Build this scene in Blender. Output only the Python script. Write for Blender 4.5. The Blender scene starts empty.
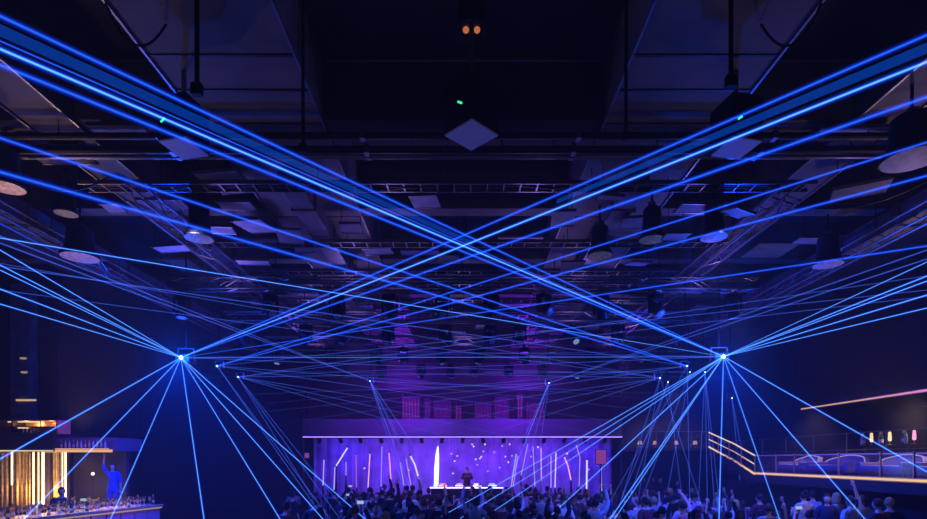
import bpy, bmesh, math, random
from math import pi, sin, cos, radians as R
from mathutils import Vector, Matrix, Euler

RNG = random.Random(11)
SC = bpy.context.scene
COL = SC.collection
F, CX, HY, CH = 560.0, 463.5, 460.0, 2.8          # focal length in pixels, vanishing point, camera height


def at(px, py, Y):
    return Vector(((px - CX) * Y / F, Y, CH + (HY - py) * Y / F))


def at_z(px, py, Z):
    Y = F * (Z - CH) / (HY - py)
    return at(px, py, Y)


# ------------------------------------------------------------------ materials
MATS = {}


def mat(name, col, rough=0.6, metal=0.0, var=0.0, scale=3.0, bump=0.0, spec=0.3):
    if name in MATS:
        return MATS[name]
    m = bpy.data.materials.new(name)
    m.use_nodes = True
    nt = m.node_tree
    b = nt.nodes['Principled BSDF']
    b.inputs['Base Color'].default_value = (*col, 1)
    b.inputs['Roughness'].default_value = rough
    b.inputs['Metallic'].default_value = metal
    b.inputs['Specular IOR Level'].default_value = spec
    if var or bump:
        tc = nt.nodes.new('ShaderNodeTexCoord')
        no = nt.nodes.new('ShaderNodeTexNoise')
        no.inputs['Scale'].default_value = scale
        no.inputs['Detail'].default_value = 5
        nt.links.new(tc.outputs['Object'], no.inputs['Vector'])
        if var:
            cr = nt.nodes.new('ShaderNodeValToRGB')
            cr.color_ramp.elements[0].position = 0.3
            cr.color_ramp.elements[1].position = 0.7
            cr.color_ramp.elements[0].color = (*[max(0, c * (1 - var)) for c in col], 1)
            cr.color_ramp.elements[1].color = (*[min(1, c * (1 + var)) for c in col], 1)
            nt.links.new(no.outputs['Fac'], cr.inputs['Fac'])
            nt.links.new(cr.outputs['Color'], b.inputs['Base Color'])
        if bump:
            bp = nt.nodes.new('ShaderNodeBump')
            bp.inputs['Strength'].default_value = bump
            nt.links.new(no.outputs['Fac'], bp.inputs['Height'])
            nt.links.new(bp.outputs['Normal'], b.inputs['Normal'])
    MATS[name] = m
    return m


def emis(name, col, strength, sample=False):
    if name in MATS:
        return MATS[name]
    m = bpy.data.materials.new(name)
    m.use_nodes = True
    nt = m.node_tree
    nt.nodes.clear()
    o = nt.nodes.new('ShaderNodeOutputMaterial')
    e = nt.nodes.new('ShaderNodeEmission')
    e.inputs['Color'].default_value = (*col, 1)
    e.inputs['Strength'].default_value = strength
    nt.links.new(e.outputs[0], o.inputs['Surface'])
    if not sample:
        m.cycles.emission_sampling = 'NONE'
    MATS[name] = m
    return m


def beam_mat(name, col, strength):
    """Light scattering out of a beam in haze: adds to what is behind it."""
    if name in MATS:
        return MATS[name]
    m = emis(name, col, strength)
    nt = m.node_tree
    e = [n for n in nt.nodes if n.type == 'EMISSION'][0]
    o = [n for n in nt.nodes if n.type == 'OUTPUT_MATERIAL'][0]
    t = nt.nodes.new('ShaderNodeBsdfTransparent')
    a = nt.nodes.new('ShaderNodeAddShader')
    nt.links.new(e.outputs[0], a.inputs[0])
    nt.links.new(t.outputs[0], a.inputs[1])
    nt.links.new(a.outputs[0], o.inputs['Surface'])
    return m


def glass_mat(name, col, k=0.12):
    if name in MATS:
        return MATS[name]
    m = bpy.data.materials.new(name)
    m.use_nodes = True
    nt = m.node_tree
    nt.nodes.clear()
    o = nt.nodes.new('ShaderNodeOutputMaterial')
    t = nt.nodes.new('ShaderNodeBsdfTransparent')
    t.inputs['Color'].default_value = (*col, 1)
    g = nt.nodes.new('ShaderNodeBsdfGlossy')
    g.inputs['Roughness'].default_value = 0.15
    g.inputs['Color'].default_value = (0.8, 0.8, 0.9, 1)
    x = nt.nodes.new('ShaderNodeMixShader')
    x.inputs[0].default_value = k
    nt.links.new(t.outputs[0], x.inputs[1])
    nt.links.new(g.outputs[0], x.inputs[2])
    nt.links.new(x.outputs[0], o.inputs['Surface'])
    MATS[name] = m
    return m


# ------------------------------------------------------------------ mesh builder
class MB:
    def __init__(s):
        s.v, s.f = [], []

    def add(s, v, f):
        n = len(s.v)
        s.v += [tuple(p) for p in v]
        s.f += [tuple(i + n for i in q) for q in f]
        return s

    def box(s, c, d, rot=None, bev=0.0):
        bm = bmesh.new()
        bmesh.ops.create_cube(bm, size=1)
        for v in bm.verts:
            v.co = Vector((v.co.x * d[0], v.co.y * d[1], v.co.z * d[2]))
        if bev:
            bmesh.ops.bevel(bm, geom=bm.edges[:], offset=bev, segments=2, affect='EDGES', profile=0.5)
        M = (rot.to_matrix() if rot else Matrix.Identity(3))
        bm.verts.index_update()
        s.add([M @ v.co + Vector(c) for v in bm.verts], [[v.index for v in f.verts] for f in bm.faces])
        bm.free()
        return s

    def span(s, a, b, bev=0.0):
        a, b = Vector(a), Vector(b)
        return s.box((a + b) / 2, [abs(q) for q in (b - a)], bev=bev)

    def tube(s, pts, r, n=8, caps=True):
        pts = [Vector(p) for p in pts]
        rr = r if isinstance(r, (list, tuple)) else [r] * len(pts)
        up = None
        rings, vs = [], []
        for i, p in enumerate(pts):
            t = (pts[min(i + 1, len(pts) - 1)] - pts[max(i - 1, 0)]).normalized()
            if up is None:
                up = Vector((0, 0, 1)) if abs(t.z) < 0.9 else Vector((1, 0, 0))
            a = t.cross(up).normalized()
            b = a.cross(t).normalized()
            up = b
            for k in range(n):
                w = 2 * pi * k / n
                vs.append(p + (a * cos(w) + b * sin(w)) * rr[i])
        fs = []
        for i in range(len(pts) - 1):
            for k in range(n):
                k2 = (k + 1) % n
                fs.append((i * n + k, i * n + k2, (i + 1) * n + k2, (i + 1) * n + k))
        if caps:
            fs.append(tuple(range(n - 1, -1, -1)))
            fs.append(tuple((len(pts) - 1) * n + k for k in range(n)))
        return s.add(vs, fs)

    def lathe(s, prof, n=16, c=(0, 0, 0), M=None, caps=True):
        vs, fs = [], []
        for (r, z) in prof:
            for k in range(n):
                w = 2 * pi * k / n
                vs.append(Vector((max(r, 1e-4) * cos(w), max(r, 1e-4) * sin(w), z)))
        for i in range(len(prof) - 1):
            for k in range(n):
                k2 = (k + 1) % n
                fs.append((i * n + k, i * n + k2, (i + 1) * n + k2, (i + 1) * n + k))
        if caps:
            fs.append(tuple(range(n - 1, -1, -1)))
            fs.append(tuple((len(prof) - 1) * n + k for k in range(n)))
        if M:
            vs = [M @ v for v in vs]
        return s.add([v + Vector(c) for v in vs], fs)

    def prism(s, poly, z0, z1):
        n = len(poly)
        vs = [(x, y, z0) for x, y in poly] + [(x, y, z1) for x, y in poly]
        fs = [tuple(range(n - 1, -1, -1)), tuple(range(n, 2 * n))]
        fs += [(k, (k + 1) % n, n + (k + 1) % n, n + k) for k in range(n)]
        return s.add(vs, fs)

    def ball(s, c, r, seg=10, rings=7):
        if not isinstance(r, (tuple, list)):
            r = (r, r, r)
        prof = [(sin(pi * i / rings), -cos(pi * i / rings)) for i in range(rings + 1)]
        return s.lathe(prof, seg, c, Matrix.Diagonal(r))

    def mesh(s, name, m, smooth=False):
        me = bpy.data.meshes.new(name)
        me.from_pydata(s.v, [], s.f)
        bm = bmesh.new()
        bm.from_mesh(me)
        bmesh.ops.recalc_face_normals(bm, faces=bm.faces[:])
        bm.to_mesh(me)
        bm.free()
        if m:
            me.materials.append(m)
        if smooth:
            me.shade_smooth()
            try:
                me.set_sharp_from_angle(angle=R(40))
            except Exception:
                pass
        return me

    def obj(s, name, m, parent=None, smooth=False):
        o = bpy.data.objects.new(name, s.mesh(name, m, smooth))
        COL.objects.link(o)
        if parent:
            o.parent = parent
        return o


def tag(o, label, cat, group=None, kind=None):
    o['label'] = label
    o['category'] = cat
    if group:
        o['group'] = group
    if kind:
        o['kind'] = kind
    return o


def thing(name, label, cat, loc=(0, 0, 0), rz=0.0, group=None):
    o = bpy.data.objects.new(name, None)
    o.empty_display_size = 0.1
    COL.objects.link(o)
    o.location = loc
    o.rotation_euler = (0, 0, rz)
    return tag(o, label, cat, group)


def struct(name, mb, m, parent=None, smooth=False):
    o = mb.obj(name, m, parent, smooth)
    o['kind'] = 'structure'
    return o


def dup(root, loc, rz, label, group=None):
    r = root.copy()
    COL.objects.link(r)
    r.location = loc
    r.rotation_euler = (0, 0, rz)
    r['label'] = label
    if group:
        r['group'] = group
    for ch in list(root.children):
        if ch.type == 'LIGHT':
            continue
        c = ch.copy()
        COL.objects.link(c)
        c.parent = r
        for g in ch.children:
            d = g.copy()
            COL.objects.link(d)
            d.parent = c
    return r


def lamp(name, kind, loc, col, power, parent=None, size=0.1, aim=None, angle=60, blend=0.6):
    d = bpy.data.lights.new(name, kind)
    d.color = col
    d.energy = power
    if kind in ('POINT', 'SPOT'):
        d.shadow_soft_size = size
    if kind == 'AREA':
        d.size = size
    if kind == 'SPOT':
        d.spot_size = R(angle)
        d.spot_blend = blend
    o = bpy.data.objects.new(name, d)
    COL.objects.link(o)
    if parent:
        o.parent = parent
    o.location = loc
    if aim is not None:
        v = Vector(aim) - Vector(loc) - (parent.location if parent else Vector((0, 0, 0)))
        o.rotation_euler = v.to_track_quat('-Z', 'Y').to_euler()
    return o


ORD = ['first', 'second', 'third', 'fourth', 'fifth', 'sixth', 'seventh', 'eighth', 'ninth', 'tenth', 'eleventh', 'twelfth', 'thirteenth',
       'fourteenth', 'fifteenth', 'sixteenth', 'seventeenth', 'eighteenth', 'nineteenth', 'twentieth']

for _t in ('twenty', 'thirty', 'forty', 'fifty', 'sixty'):
    if _t != 'twenty':
        ORD.append(_t[:-1] + 'ieth')
    ORD += [_t + '-' + q for q in ORD[:9]]


def NTH(j):
    return ORD[j]


# palette
M_ceil = mat('ceiling_paint', (0.030, 0.026, 0.030), 0.8, var=0.35, scale=1.2)
M_panel = mat('soffit_board', (0.125, 0.105, 0.11), 0.65, var=0.3, scale=1.6)
M_beam = mat('dark_beam_board', (0.075, 0.063, 0.07), 0.55, var=0.35, scale=1.5)
M_face = mat('shaded_beam_face', (0.012, 0.011, 0.014), 0.7, var=0.2)  # beam board darkened to hold the shade on faces towards the camera
M_wall = mat('dark_wall_paint', (0.026, 0.026, 0.034), 0.75, var=0.3, scale=0.8)
M_black = mat('black_metal', (0.014, 0.014, 0.018), 0.45, 0.4)
M_steel = mat('dull_steel', (0.22, 0.21, 0.24), 0.38, 0.9)
M_truss = mat('truss_aluminium', (0.19, 0.17, 0.18), 0.35, 0.85)
M_floor = mat('dark_floor', (0.03, 0.03, 0.04), 0.35, var=0.3, scale=2)
M_grille = mat('gold_grille', (0.85, 0.52, 0.16), 0.5, 0.0, var=0.5, scale=14)
M_pale = mat('lit_lavender_underside', (0.62, 0.58, 0.72), 0.55, var=0.08)
M_house = mat('dark_blue_housing', (0.02, 0.03, 0.06), 0.4, 0.2)
M_green = emis('green_indicator', (0.05, 1.0, 0.35), 1.2)
M_gold_led = emis('warm_led', (1.0, 0.62, 0.30), 0.95)
M_warm_led2 = emis('warm_white_led', (1.0, 0.72, 0.45), 0.9)

# ------------------------------------------------------------------ room shell
XW, YB, YF, ZC = 14.5, 29.0, -7.0, 8.7
struct('floor', MB().span((-XW, YF, -0.2), (XW, YB, 0)), M_floor)
struct('ceiling', MB().span((-XW, YF, ZC), (XW, YB, ZC + 0.2)), M_ceil)
struct('wall_left', MB().span((-XW - 0.2, YF, 0), (-XW, YB, ZC)), M_wall)
struct('wall_right', MB().span((XW, YF, 0), (XW + 0.2, YB, ZC)), M_wall)
struct('wall_rear', MB().span((-XW, YF - 0.2, 0), (XW, YF, ZC)), M_wall)

# ceiling beams: wide soffits along the hall and cross beams between them
n_trim = [0]


def trim(mb, m):
    n_trim[0] += 1
    return struct('trim_%d' % n_trim[0], mb, m)


ZS = CH + 5.0
SOFF = [(-3.9, -2.08), (2.08, 3.9), (-6.5, -5.75), (5.75, 6.5), (-10.6, -9.4), (9.4, 10.6)]
for (a, b) in SOFF:
    trim(MB().span((a, YF, ZS), (b, YB, ZC)), M_panel if abs(a + b) < 7 else M_beam)
COFF = [(-2.08, 2.08), (-5.75, -3.9), (3.9, 5.75), (-9.4, -6.5), (6.5, 9.4), (-XW, -10.6), (10.6, XW)]
XB = [2.5, 5.4, 8.28, 11.2, 14.0, 17.0, 20.0, 23.0]
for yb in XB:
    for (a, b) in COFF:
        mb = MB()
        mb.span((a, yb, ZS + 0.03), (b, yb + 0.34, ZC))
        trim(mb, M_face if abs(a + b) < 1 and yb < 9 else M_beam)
# narrow steel angles on the beam edges catch the light as thin lines
for (a, b) in SOFF[:4]:
    for x in (a, b):
        trim(MB().span((x - 0.015, YF, ZS - 0.03), (x + 0.015, YB, ZS)), M_steel)
# seams on the wide soffits
for (a, b) in SOFF[:2]:
    for y in (6.9, 7.55, 8.3, 9.0, 10.2, 11.5, 13.0, 15.0, 17.0, 19.5, 22.0):
        trim(MB().span((a, y, ZS - 0.012), (b, y + 0.035, ZS)), M_black)

# far wall above the stage, proscenium
YP = 25.0
OX0, OX1 = (303 - CX) * YP / F, (622 - CX) * YP / F
ZL0, ZL1 = CH + 22.5 * YP / F, CH + 41 * YP / F
M_fascia = mat('fascia_paint', (0.17, 0.14, 0.22), 0.6, var=0.15, scale=0.7)
M_curtain = mat('stage_backdrop', (0.5, 0.46, 0.56), 0.7, var=0.35, scale=1.1)
struct('wall_back', MB().span((-XW, YB, 0), (XW, YB + 0.2, ZC)), M_wall)
struct('wall_stage_left', MB().span((-XW, YP, 0), (OX0, YP + 0.25, ZC)), M_wall)
struct('wall_stage_right', MB().span((OX1, YP, 0), (XW, YP + 0.25, ZC)), M_wall)
struct('wall_lintel', MB().span((OX0, YP, ZL0), (OX1, YP + 0.6, ZL1)), M_fascia)
# backdrop with vertical folds
mb = MB()
n = 140
x0, x1 = OX0 - 0.4, OX1 + 0.4
vs, fs = [], []
for i in range(n + 1):
    x = x0 + (x1 - x0) * i / n
    y = 28.3 + 0.06 * sin(i * 1.3) + 0.03 * sin(i * 0.47)
    vs += [(x, y, 0.9), (x, y, 4.6), (x, y + 0.05, 4.6), (x, y + 0.05, 0.9)]
for i in range(n):
    a, b = i * 4, i * 4 + 4
    fs += [(a, b, b + 1, a + 1), (a + 3, a + 2, b + 2, b + 3), (a + 1, b + 1, b + 2, a + 2)]
mb.add(vs, fs)
o = mb.obj('stage_curtain', M_curtain, None, True)
tag(o, 'tall folded purple-lit curtain hanging across the back of the stage', 'curtain')
# stage deck
t = thing('stage', 'low wide stage deck under the glowing lintel at the far end', 'stage', (0, 0, 0))
MB().span((OX0, YP - 0.6, 0.82), (OX1, 28.25, 0.9)).obj('deck', M_black, t)
MB().span((OX0, YP - 0.55, 0), (OX1, YP - 0.5, 0.82)).obj('front_skirt', M_house, t)
# upper recess over the lintel
struct('wall_upper_back', MB().span((OX0, 27.2, ZL1), (OX1, 27.35, ZC)), M_wall)
struct('trim_ledge', MB().span((OX0, YP + 0.25, ZL1 - 0.1), (OX1, 27.2, ZL1)), M_fascia)
struct('trim_side_return', MB().span((OX0, YP + 0.25, ZL1), (OX0 + 0.15, 27.2, ZC)), M_wall)
struct('trim_side_return.001', MB().span((OX1 - 0.15, YP + 0.25, ZL1), (OX1, 27.2, ZC)), M_wall)
struct('trim_header', MB().span((OX0, YP, CH + 70 * YP / F), (OX1, YP + 0.3, ZC)), M_wall)

# LED strip on the lintel edge
t = thing('lintel_mounted_light_strip', 'violet-white strip light along the bottom edge of the stage lintel', 'strip light', ((OX0 + OX1) / 2, YP - 0.03, ZL0 + 0.02))
w = OX1 - OX0
MB().box((0, 0.02, 0.03), (w, 0.04, 0.05)).obj('channel', M_steel, t)
MB().box((0, -0.01, 0), (w, 0.02, 0.035)).obj('diffuser', emis('violet_led', (0.42, 0.24, 1.0), 2.2), t)

# pink lit lattice panels in the upper recess
M_pink = emis('magenta_glow', (0.5, 0.03, 0.7), 0.17)
M_pink2 = emis('magenta_glow_bright', (0.7, 0.05, 0.75), 0.26)
names = ['square', 'narrow', 'tall narrow', 'wide', 'low wide', 'tall', 'stepped', 'slim', 'broad', 'small', 'short', 'high']
PINK = [(402, 420, 396, 420), (424, 431, 398, 419), (433, 452, 400, 420), (455, 462, 404, 419), (474, 492, 403, 421), (494, 509, 396, 420), (517, 523, 391, 419), (526, 545, 402, 420)]
for i, (xa, xb, ya, yb) in enumerate(PINK):
    p, q = at(xa, yb, 26.6), at(xb, ya, 26.6)
    wv, hv = q.x - p.x, q.z - ZL1
    t = thing('lattice_screen', 'magenta-lit %s lattice screen, %s from the bar side above the stage lintel' % (names[i], ORD[i]), 'screen', ((p.x + q.x) / 2, 26.6, ZL1), 0, 'magenta screens above the stage')
    f_ = MB()
    for sx in (-1, 1):
        f_.box((sx * wv / 2, 0, hv / 2), (0.05, 0.06, hv))
    f_.box((0, 0, hv), (wv, 0.06, 0.05)).box((0, 0, 0.03), (wv, 0.06, 0.06))
    f_.obj('frame', M_black, t)
    MB().box((0, 0.06, hv / 2), (wv, 0.03, hv)).obj('backing', mat('plum_board', (0.14, 0.05, 0.17), 0.7), t)
    l_ = MB()
    k = max(2, int(wv / 0.14))
    for j in range(k):
        x = -wv / 2 + wv * (j + 0.5) / k
        l_.box((x, 0, hv * 0.5), (0.035, 0.03, hv * RNG.uniform(0.55, 0.95)))
    for j in range(3):
        l_.box((0, 0.01, hv * (0.2 + 0.27 * j)), (wv, 0.02, 0.02))
    l_.obj('lattice', M_pink if i % 3 else M_pink2, t)

# ------------------------------------------------------------------ hall fixtures
STEM_TOP = ZC + 0.06


def hung_box(px_c, py_c, H, size, rz, label, body_h=0.55):
    c = at_z(px_c, py_c, CH + H)
    t = thing('hanging_loudspeaker', label, 'loudspeaker', c, rz, 'black box loudspeakers hung from the ceiling')
    sx, sy = size
    MB().box((0, 0, body_h / 2 + 0.02), (sx, sy, body_h), bev=0.015).obj('cabinet', M_black, t)
    MB().box((0, 0, 0.01), (sx - 0.02, sy - 0.02, 0.02), bev=0.004).obj('bottom_panel', M_pale, t)  # underside coloured pale to carry the light it catches
    pole = MB().tube([(0, 0, body_h), (0, 0, STEM_TOP - c.z)], 0.03, 10).obj('pole', M_steel, t)
    MB().box((0, 0, body_h + 0.05), (sx * 0.5, 0.06, 0.06)).obj('bracket', M_black, pole)
    if rz > 0.5:
        g = MB().box((-sx / 2 - 0.006, -sy * 0.10, body_h * 0.5), (0.01, 0.085, 0.022), Euler((R(35), 0, 0))).obj('indicator_light', M_green, t)
    else:
        g = MB().box((-sx * 0.28, -sy / 2 - 0.006, body_h * 0.45), (0.07, 0.01, 0.022), Euler((0, R(-35), 0))).obj('indicator_light', M_green, t)
    g['label'] = 'small green indicator light'
    return t


hung_box(471.5, 136, 4.0, (0.49, 0.49), R(45), 'black box loudspeaker turned cornerwise on a centre pole with diamond underside paled by light', 0.56)
hung_box(184, 149, 4.0, (0.42, 0.46), R(-12), 'black box loudspeaker above the bar side with light-paled four-sided underside and green light')
hung_box(736, 149, 4.0, (0.44, 0.46), R(12), 'black box loudspeaker above the balcony side with light-paled four-sided underside and green light')

# can light with orange lamps over the centre box
c = at(471.5, 33, 7.0)
t = thing('ceiling_can_light', 'black cylindrical can light with two orange lamps on the centre pole', 'ceiling light', (c.x, c.y, c.z))
MB().lathe([(0.13, 0.36), (0.17, 0.33), (0.19, 0.05), (0.19, 0.0), (0.165, 0.0), (0.16, 0.06), (0.0, 0.07)], 24).obj('housing', M_black, t, True)
MB().lathe([(0.195, 0.0), (0.2, 0.012), (0.195, 0.03), (0.185, 0.03), (0.185, 0.0)], 24, caps=False).obj('trim_ring', M_steel, t, True)
for sx in (-1, 1):
    MB().ball((sx * 0.07, 0.01, 0.045), (0.04, 0.05, 0.03)).obj('lamp', emis('orange_lamp', (1.0, 0.28, 0.10), 0.5), t, True)
MB().tube([(0, 0, 0.35), (0, 0, STEM_TOP - c.z)], 0.035).obj('stem', M_black, t)

# round pendant loudspeakers with grilles facing down
CANS = [  # px, py, width px, H, grille, label
    (80, 258, 36, 4.0, 'p', 'round hanging loudspeaker with blue-lit body and pinkish disc, nearest the bar wall truss'),
    (199, 239, 29, 4.0, 'g', 'round hanging loudspeaker with gold patterned disc between two long beams on the bar side'),
    (828, 265, 29, 4.0, 'p', 'round hanging loudspeaker with blue-lit body beside the balcony side truss'),
    (600, 256, 25, 4.0, 'g', 'small round hanging loudspeaker with gold disc, nearest the hall centre'),
    (652, 240, 26, 4.0, 'g', 'round hanging loudspeaker with gold disc beside a flat lavender panel'),
    (714, 238, 27, 4.0, 'p', 'round hanging loudspeaker in a pale frame under the balcony side soffit'),
    (912, 160, 56, 4.0, 'l', 'large round hanging loudspeaker with pale grey disc by the picture edge, balcony side'),
    (727, 291, 20, 4.35, 'l', 'small distant round hanging loudspeaker with pale disc above the balcony laser'),
    (6, 188, 34, 4.2, 'g', 'round hanging loudspeaker with gold disc cut by the picture edge, bar side'),
    (66, 214, 22, 4.3, 'g', 'small round hanging loudspeaker with dull gold disc above a blue-lit one'),
]
M_gr = {'g': M_grille, 'p': mat('pink_grille', (0.5, 0.36, 0.4), 0.5, 0.1, var=0.4, scale=12), 'l': mat('grey_grille', (0.42, 0.4, 0.5), 0.5, 0.1, var=0.25, scale=9)}
for (px, py, wpx, H, g, lab) in CANS:
    c = at_z(px, py, CH + H)
    r = wpx * c.y / F / 2
    t = thing('pendant_loudspeaker', lab, 'loudspeaker', c, RNG.uniform(0, 6), 'round pendant loudspeakers under the ceiling')
    h = 0.55
    MB().lathe([(r * 0.96, 0.015), (r * 0.98, 0.06), (r * 0.8, 0.12), (r * 0.7, 0.3), (r * 0.66, h), (r * 0.4, h + 0.06)], 20).obj('housing', M_house, t, True)
    d = MB().lathe([(r, 0), (r, 0.02), (r * 0.96, 0.03), (r * 0.96, 0.0)], 24, caps=False).obj('rim', M_steel, t, True)
    MB().lathe([(r * 0.95, 0.004), (r * 0.6, -0.006), (r * 0.3, -0.012), (0.01, -0.014)], 24).obj('grille', M_gr[g], t, True)
    st = MB().tube([(0, 0, h), (0, 0, STEM_TOP - c.z)], 0.022).obj('stem', M_black, t)
    MB().box((0, 0, h + 0.1), (0.12, 0.12, 0.06)).obj('clamp', M_steel, st)

# droppers (thin rods)
for (px, py1, Y, lab) in [(197, 92, 5.0, 'thin black hanging rod above the bar side box loudspeaker'), (303, 150, 7.1, 'thin black hanging rod beside the centre bay on the bar side'),
                          (731, 84, 5.0, 'thin black hanging rod above the balcony side box loudspeaker'), (626, 138, 7.1, 'thin black hanging rod beside the centre bay on the balcony side'),
                          (466, 235, 12.5, 'thin black chain rod in the middle of the hall above a small lamp')]:
    c = at(px, py1, Y)
    t = thing('hanging_rod', lab, 'rod', c)
    MB().tube([(0, 0, 0), (0, 0, STEM_TOP - c.z)], 0.022).obj('rod', M_black, t)
    MB().box((0, 0, 0.02), (0.09, 0.06, 0.1)).obj('coupler', M_black, t)
    MB().box((0, 0, STEM_TOP - c.z - 0.02), (0.12, 0.12, 0.04)).obj('ceiling_plate', M_steel, t)


# trusses: four chords and zigzag lacing, one thing each
def truss(loc, L, rz, label, s=0.26):
    t = thing('lighting_truss', label, 'truss', loc, rz, 'lighting trusses under the ceiling')
    h = s / 2
    for (sx, sz) in ((-1, -1), (1, -1), (1, 1), (-1, 1)):
        MB().tube([(sx * h, 0, sz * h), (sx * h, L, sz * h)], 0.022, 6).obj('chord', M_truss, t)
    mb = MB()
    k = int(L / 0.4)
    for i in range(k):
        y0, y1 = L * i / k, L * (i + 1) / k
        for (a, b) in (((-h, -h), (h, -h)), ((h, -h), (h, h)), ((h, h), (-h, h)), ((-h, h), (-h, -h))):
            if i % 2:
                a, b = b, a
            mb.tube([(a[0], y0, a[1]), (b[0], y1, b[1])], 0.009, 4, False)
    mb.obj('lacing', M_truss, t)
    for j in range(max(2, int(L / 4))):
        y = L * (j + 0.5) / max(2, int(L / 4))
        MB().tube([(0, y, h), (0, y, STEM_TOP - loc[2])], 0.009, 5).obj('hanger', M_black, t)
    return t


truss((-8.14, 4.5, 7.15), 17.5, 0, 'long lattice truss running the length of the hall on the bar side')
truss((8.14, 4.5, 7.15), 17.5, 0, 'long lattice truss running the length of the hall on the balcony side')
truss((-5.4, 9.2, 7.2), 12.0, 0, 'shorter lattice truss between the bar side soffits')
truss((5.4, 9.2, 7.2), 12.0, 0, 'shorter lattice truss between the balcony side soffits')
TRY = [12.6, 15.5, 18.6, 21.8]
for i, y in enumerate(TRY):
    truss((6.6, y, 6.75), 13.2, pi / 2, 'cross truss spanning the hall, %s counted towards the stage' % ORD[i], 0.24)

# transverse pipes and cable trays just past the nearest cross beam
for i, (py, r, m) in enumerate([(136, 0.05, M_black), (150, 0.06, M_black), (157, 0.035, M_steel), (60.5, 0.018, M_steel)]):
    H = 4.8 if i < 3 else 5.86
    Y = F * H / (HY - py)
    lab = ['thick black pipe just beyond the nearest cross beam', 'thickest black pipe crossing above the first lasers', 'thin steel conduit crossing beneath thick black pipes',
           'thin steel conduit along the top of the nearest cross beam face'][i]
    L = 7.0
    t = thing('ceiling_pipe', lab, 'pipe', (0, Y if i < 3 else 8.22, CH + H))
    MB().tube([(-L, 0, 0), (L, 0, 0)], r, 10).obj('pipe', m, t)
    for x in (-6, -3, 0.6, 3, 6):
        MB().tube([(x, 0, r), (x, 0, STEM_TOP - CH - H)], 0.008, 5).obj('hanger', M_black, t)
    for x in (-4.5, -1.5, 1.7, 4.6):
        MB().box((x, 0, 0), (0.07, 2.3 * r, 2.3 * r)).obj('coupling', M_steel, t)

# ventilation ducts and cable trays
M_duct = mat('galvanised_duct', (0.20, 0.18, 0.22), 0.45, 0.6, var=0.25, scale=3)
for (x, z, y0, y1, w, h, lab) in [(-8.6, 7.5, 5.0, 21.0, 0.55, 0.4, 'broad galvanised duct outside the long truss on the bar side'), (8.6, 7.5, 5.0, 21.0, 0.55, 0.4, 'broad galvanised duct outside the long truss on the balcony side'),
                                  (-3.0, 7.64, 9.6, 22.5, 0.4, 0.28, 'narrow duct under the wide soffit on the bar side'), (3.0, 7.64, 9.6, 22.5, 0.4, 0.28, 'narrow duct under the wide soffit on the balcony side')]:
    t = thing('ventilation_duct', lab, 'duct', (x, y0, z), 0, 'ventilation ducts')
    L = y1 - y0
    MB().span((-w / 2, 0, -h / 2), (w / 2, L, h / 2), bev=0.02).obj('duct_run', M_duct, t)
    k = 0.9
    while k < L - 0.3:
        MB().span((-w / 2 - 0.03, k, -h / 2 - 0.03), (w / 2 + 0.03, k + 0.05, h / 2 + 0.03)).obj('flange', M_steel, t)
        k += 1.6
for i, (y, z) in enumerate([(9.45, 7.42), (11.95, 7.42), (13.75, 7.42), (14.8, 7.42), (16.2, 7.42), (17.9, 7.42), (19.4, 7.42), (21.0, 7.42)]):
    xa, xb = -6.9 + RNG.uniform(0, 1.2), 6.9 - RNG.uniform(0, 1.2)
    t = thing('cable_tray', 'ladder cable tray crossing the hall under the ceiling, %s from the camera' % ORD[i], 'cable tray', (0, y, z), 0, 'cable trays crossing the hall')
    mb = MB()
    for s_ in (-1, 1):
        mb.span((xa, s_ * 0.14 - 0.012, -0.035), (xb, s_ * 0.14 + 0.012, 0.035))
    x = xa + 0.1
    while x < xb:
        mb.box((x, 0, -0.02), (0.025, 0.28, 0.02))
        x += 0.28
    mb.obj('ladder_frame', M_truss, t)
    for j in range(3):
        pts = [(xa + 0.1 + (xb - xa - 0.2) * q / 20, -0.08 + 0.07 * j + RNG.uniform(-0.02, 0.02), 0.01 + (0.0 if RNG.random() < 0.8 else -0.05)) for q in range(21)]
        MB().tube(pts, 0.016, 6).obj('cable', M_black, t, True)
    for q in range(5):
        x = xa + (xb - xa) * (q + 0.5) / 5
        if abs(abs(x) - 3.0) < 0.4:
            x = math.copysign(2.5, x)
        MB().tube([(x, 0.14, 0), (x, 0.14, STEM_TOP - z)], 0.008, 4).obj('hanger', M_black, t)

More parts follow.
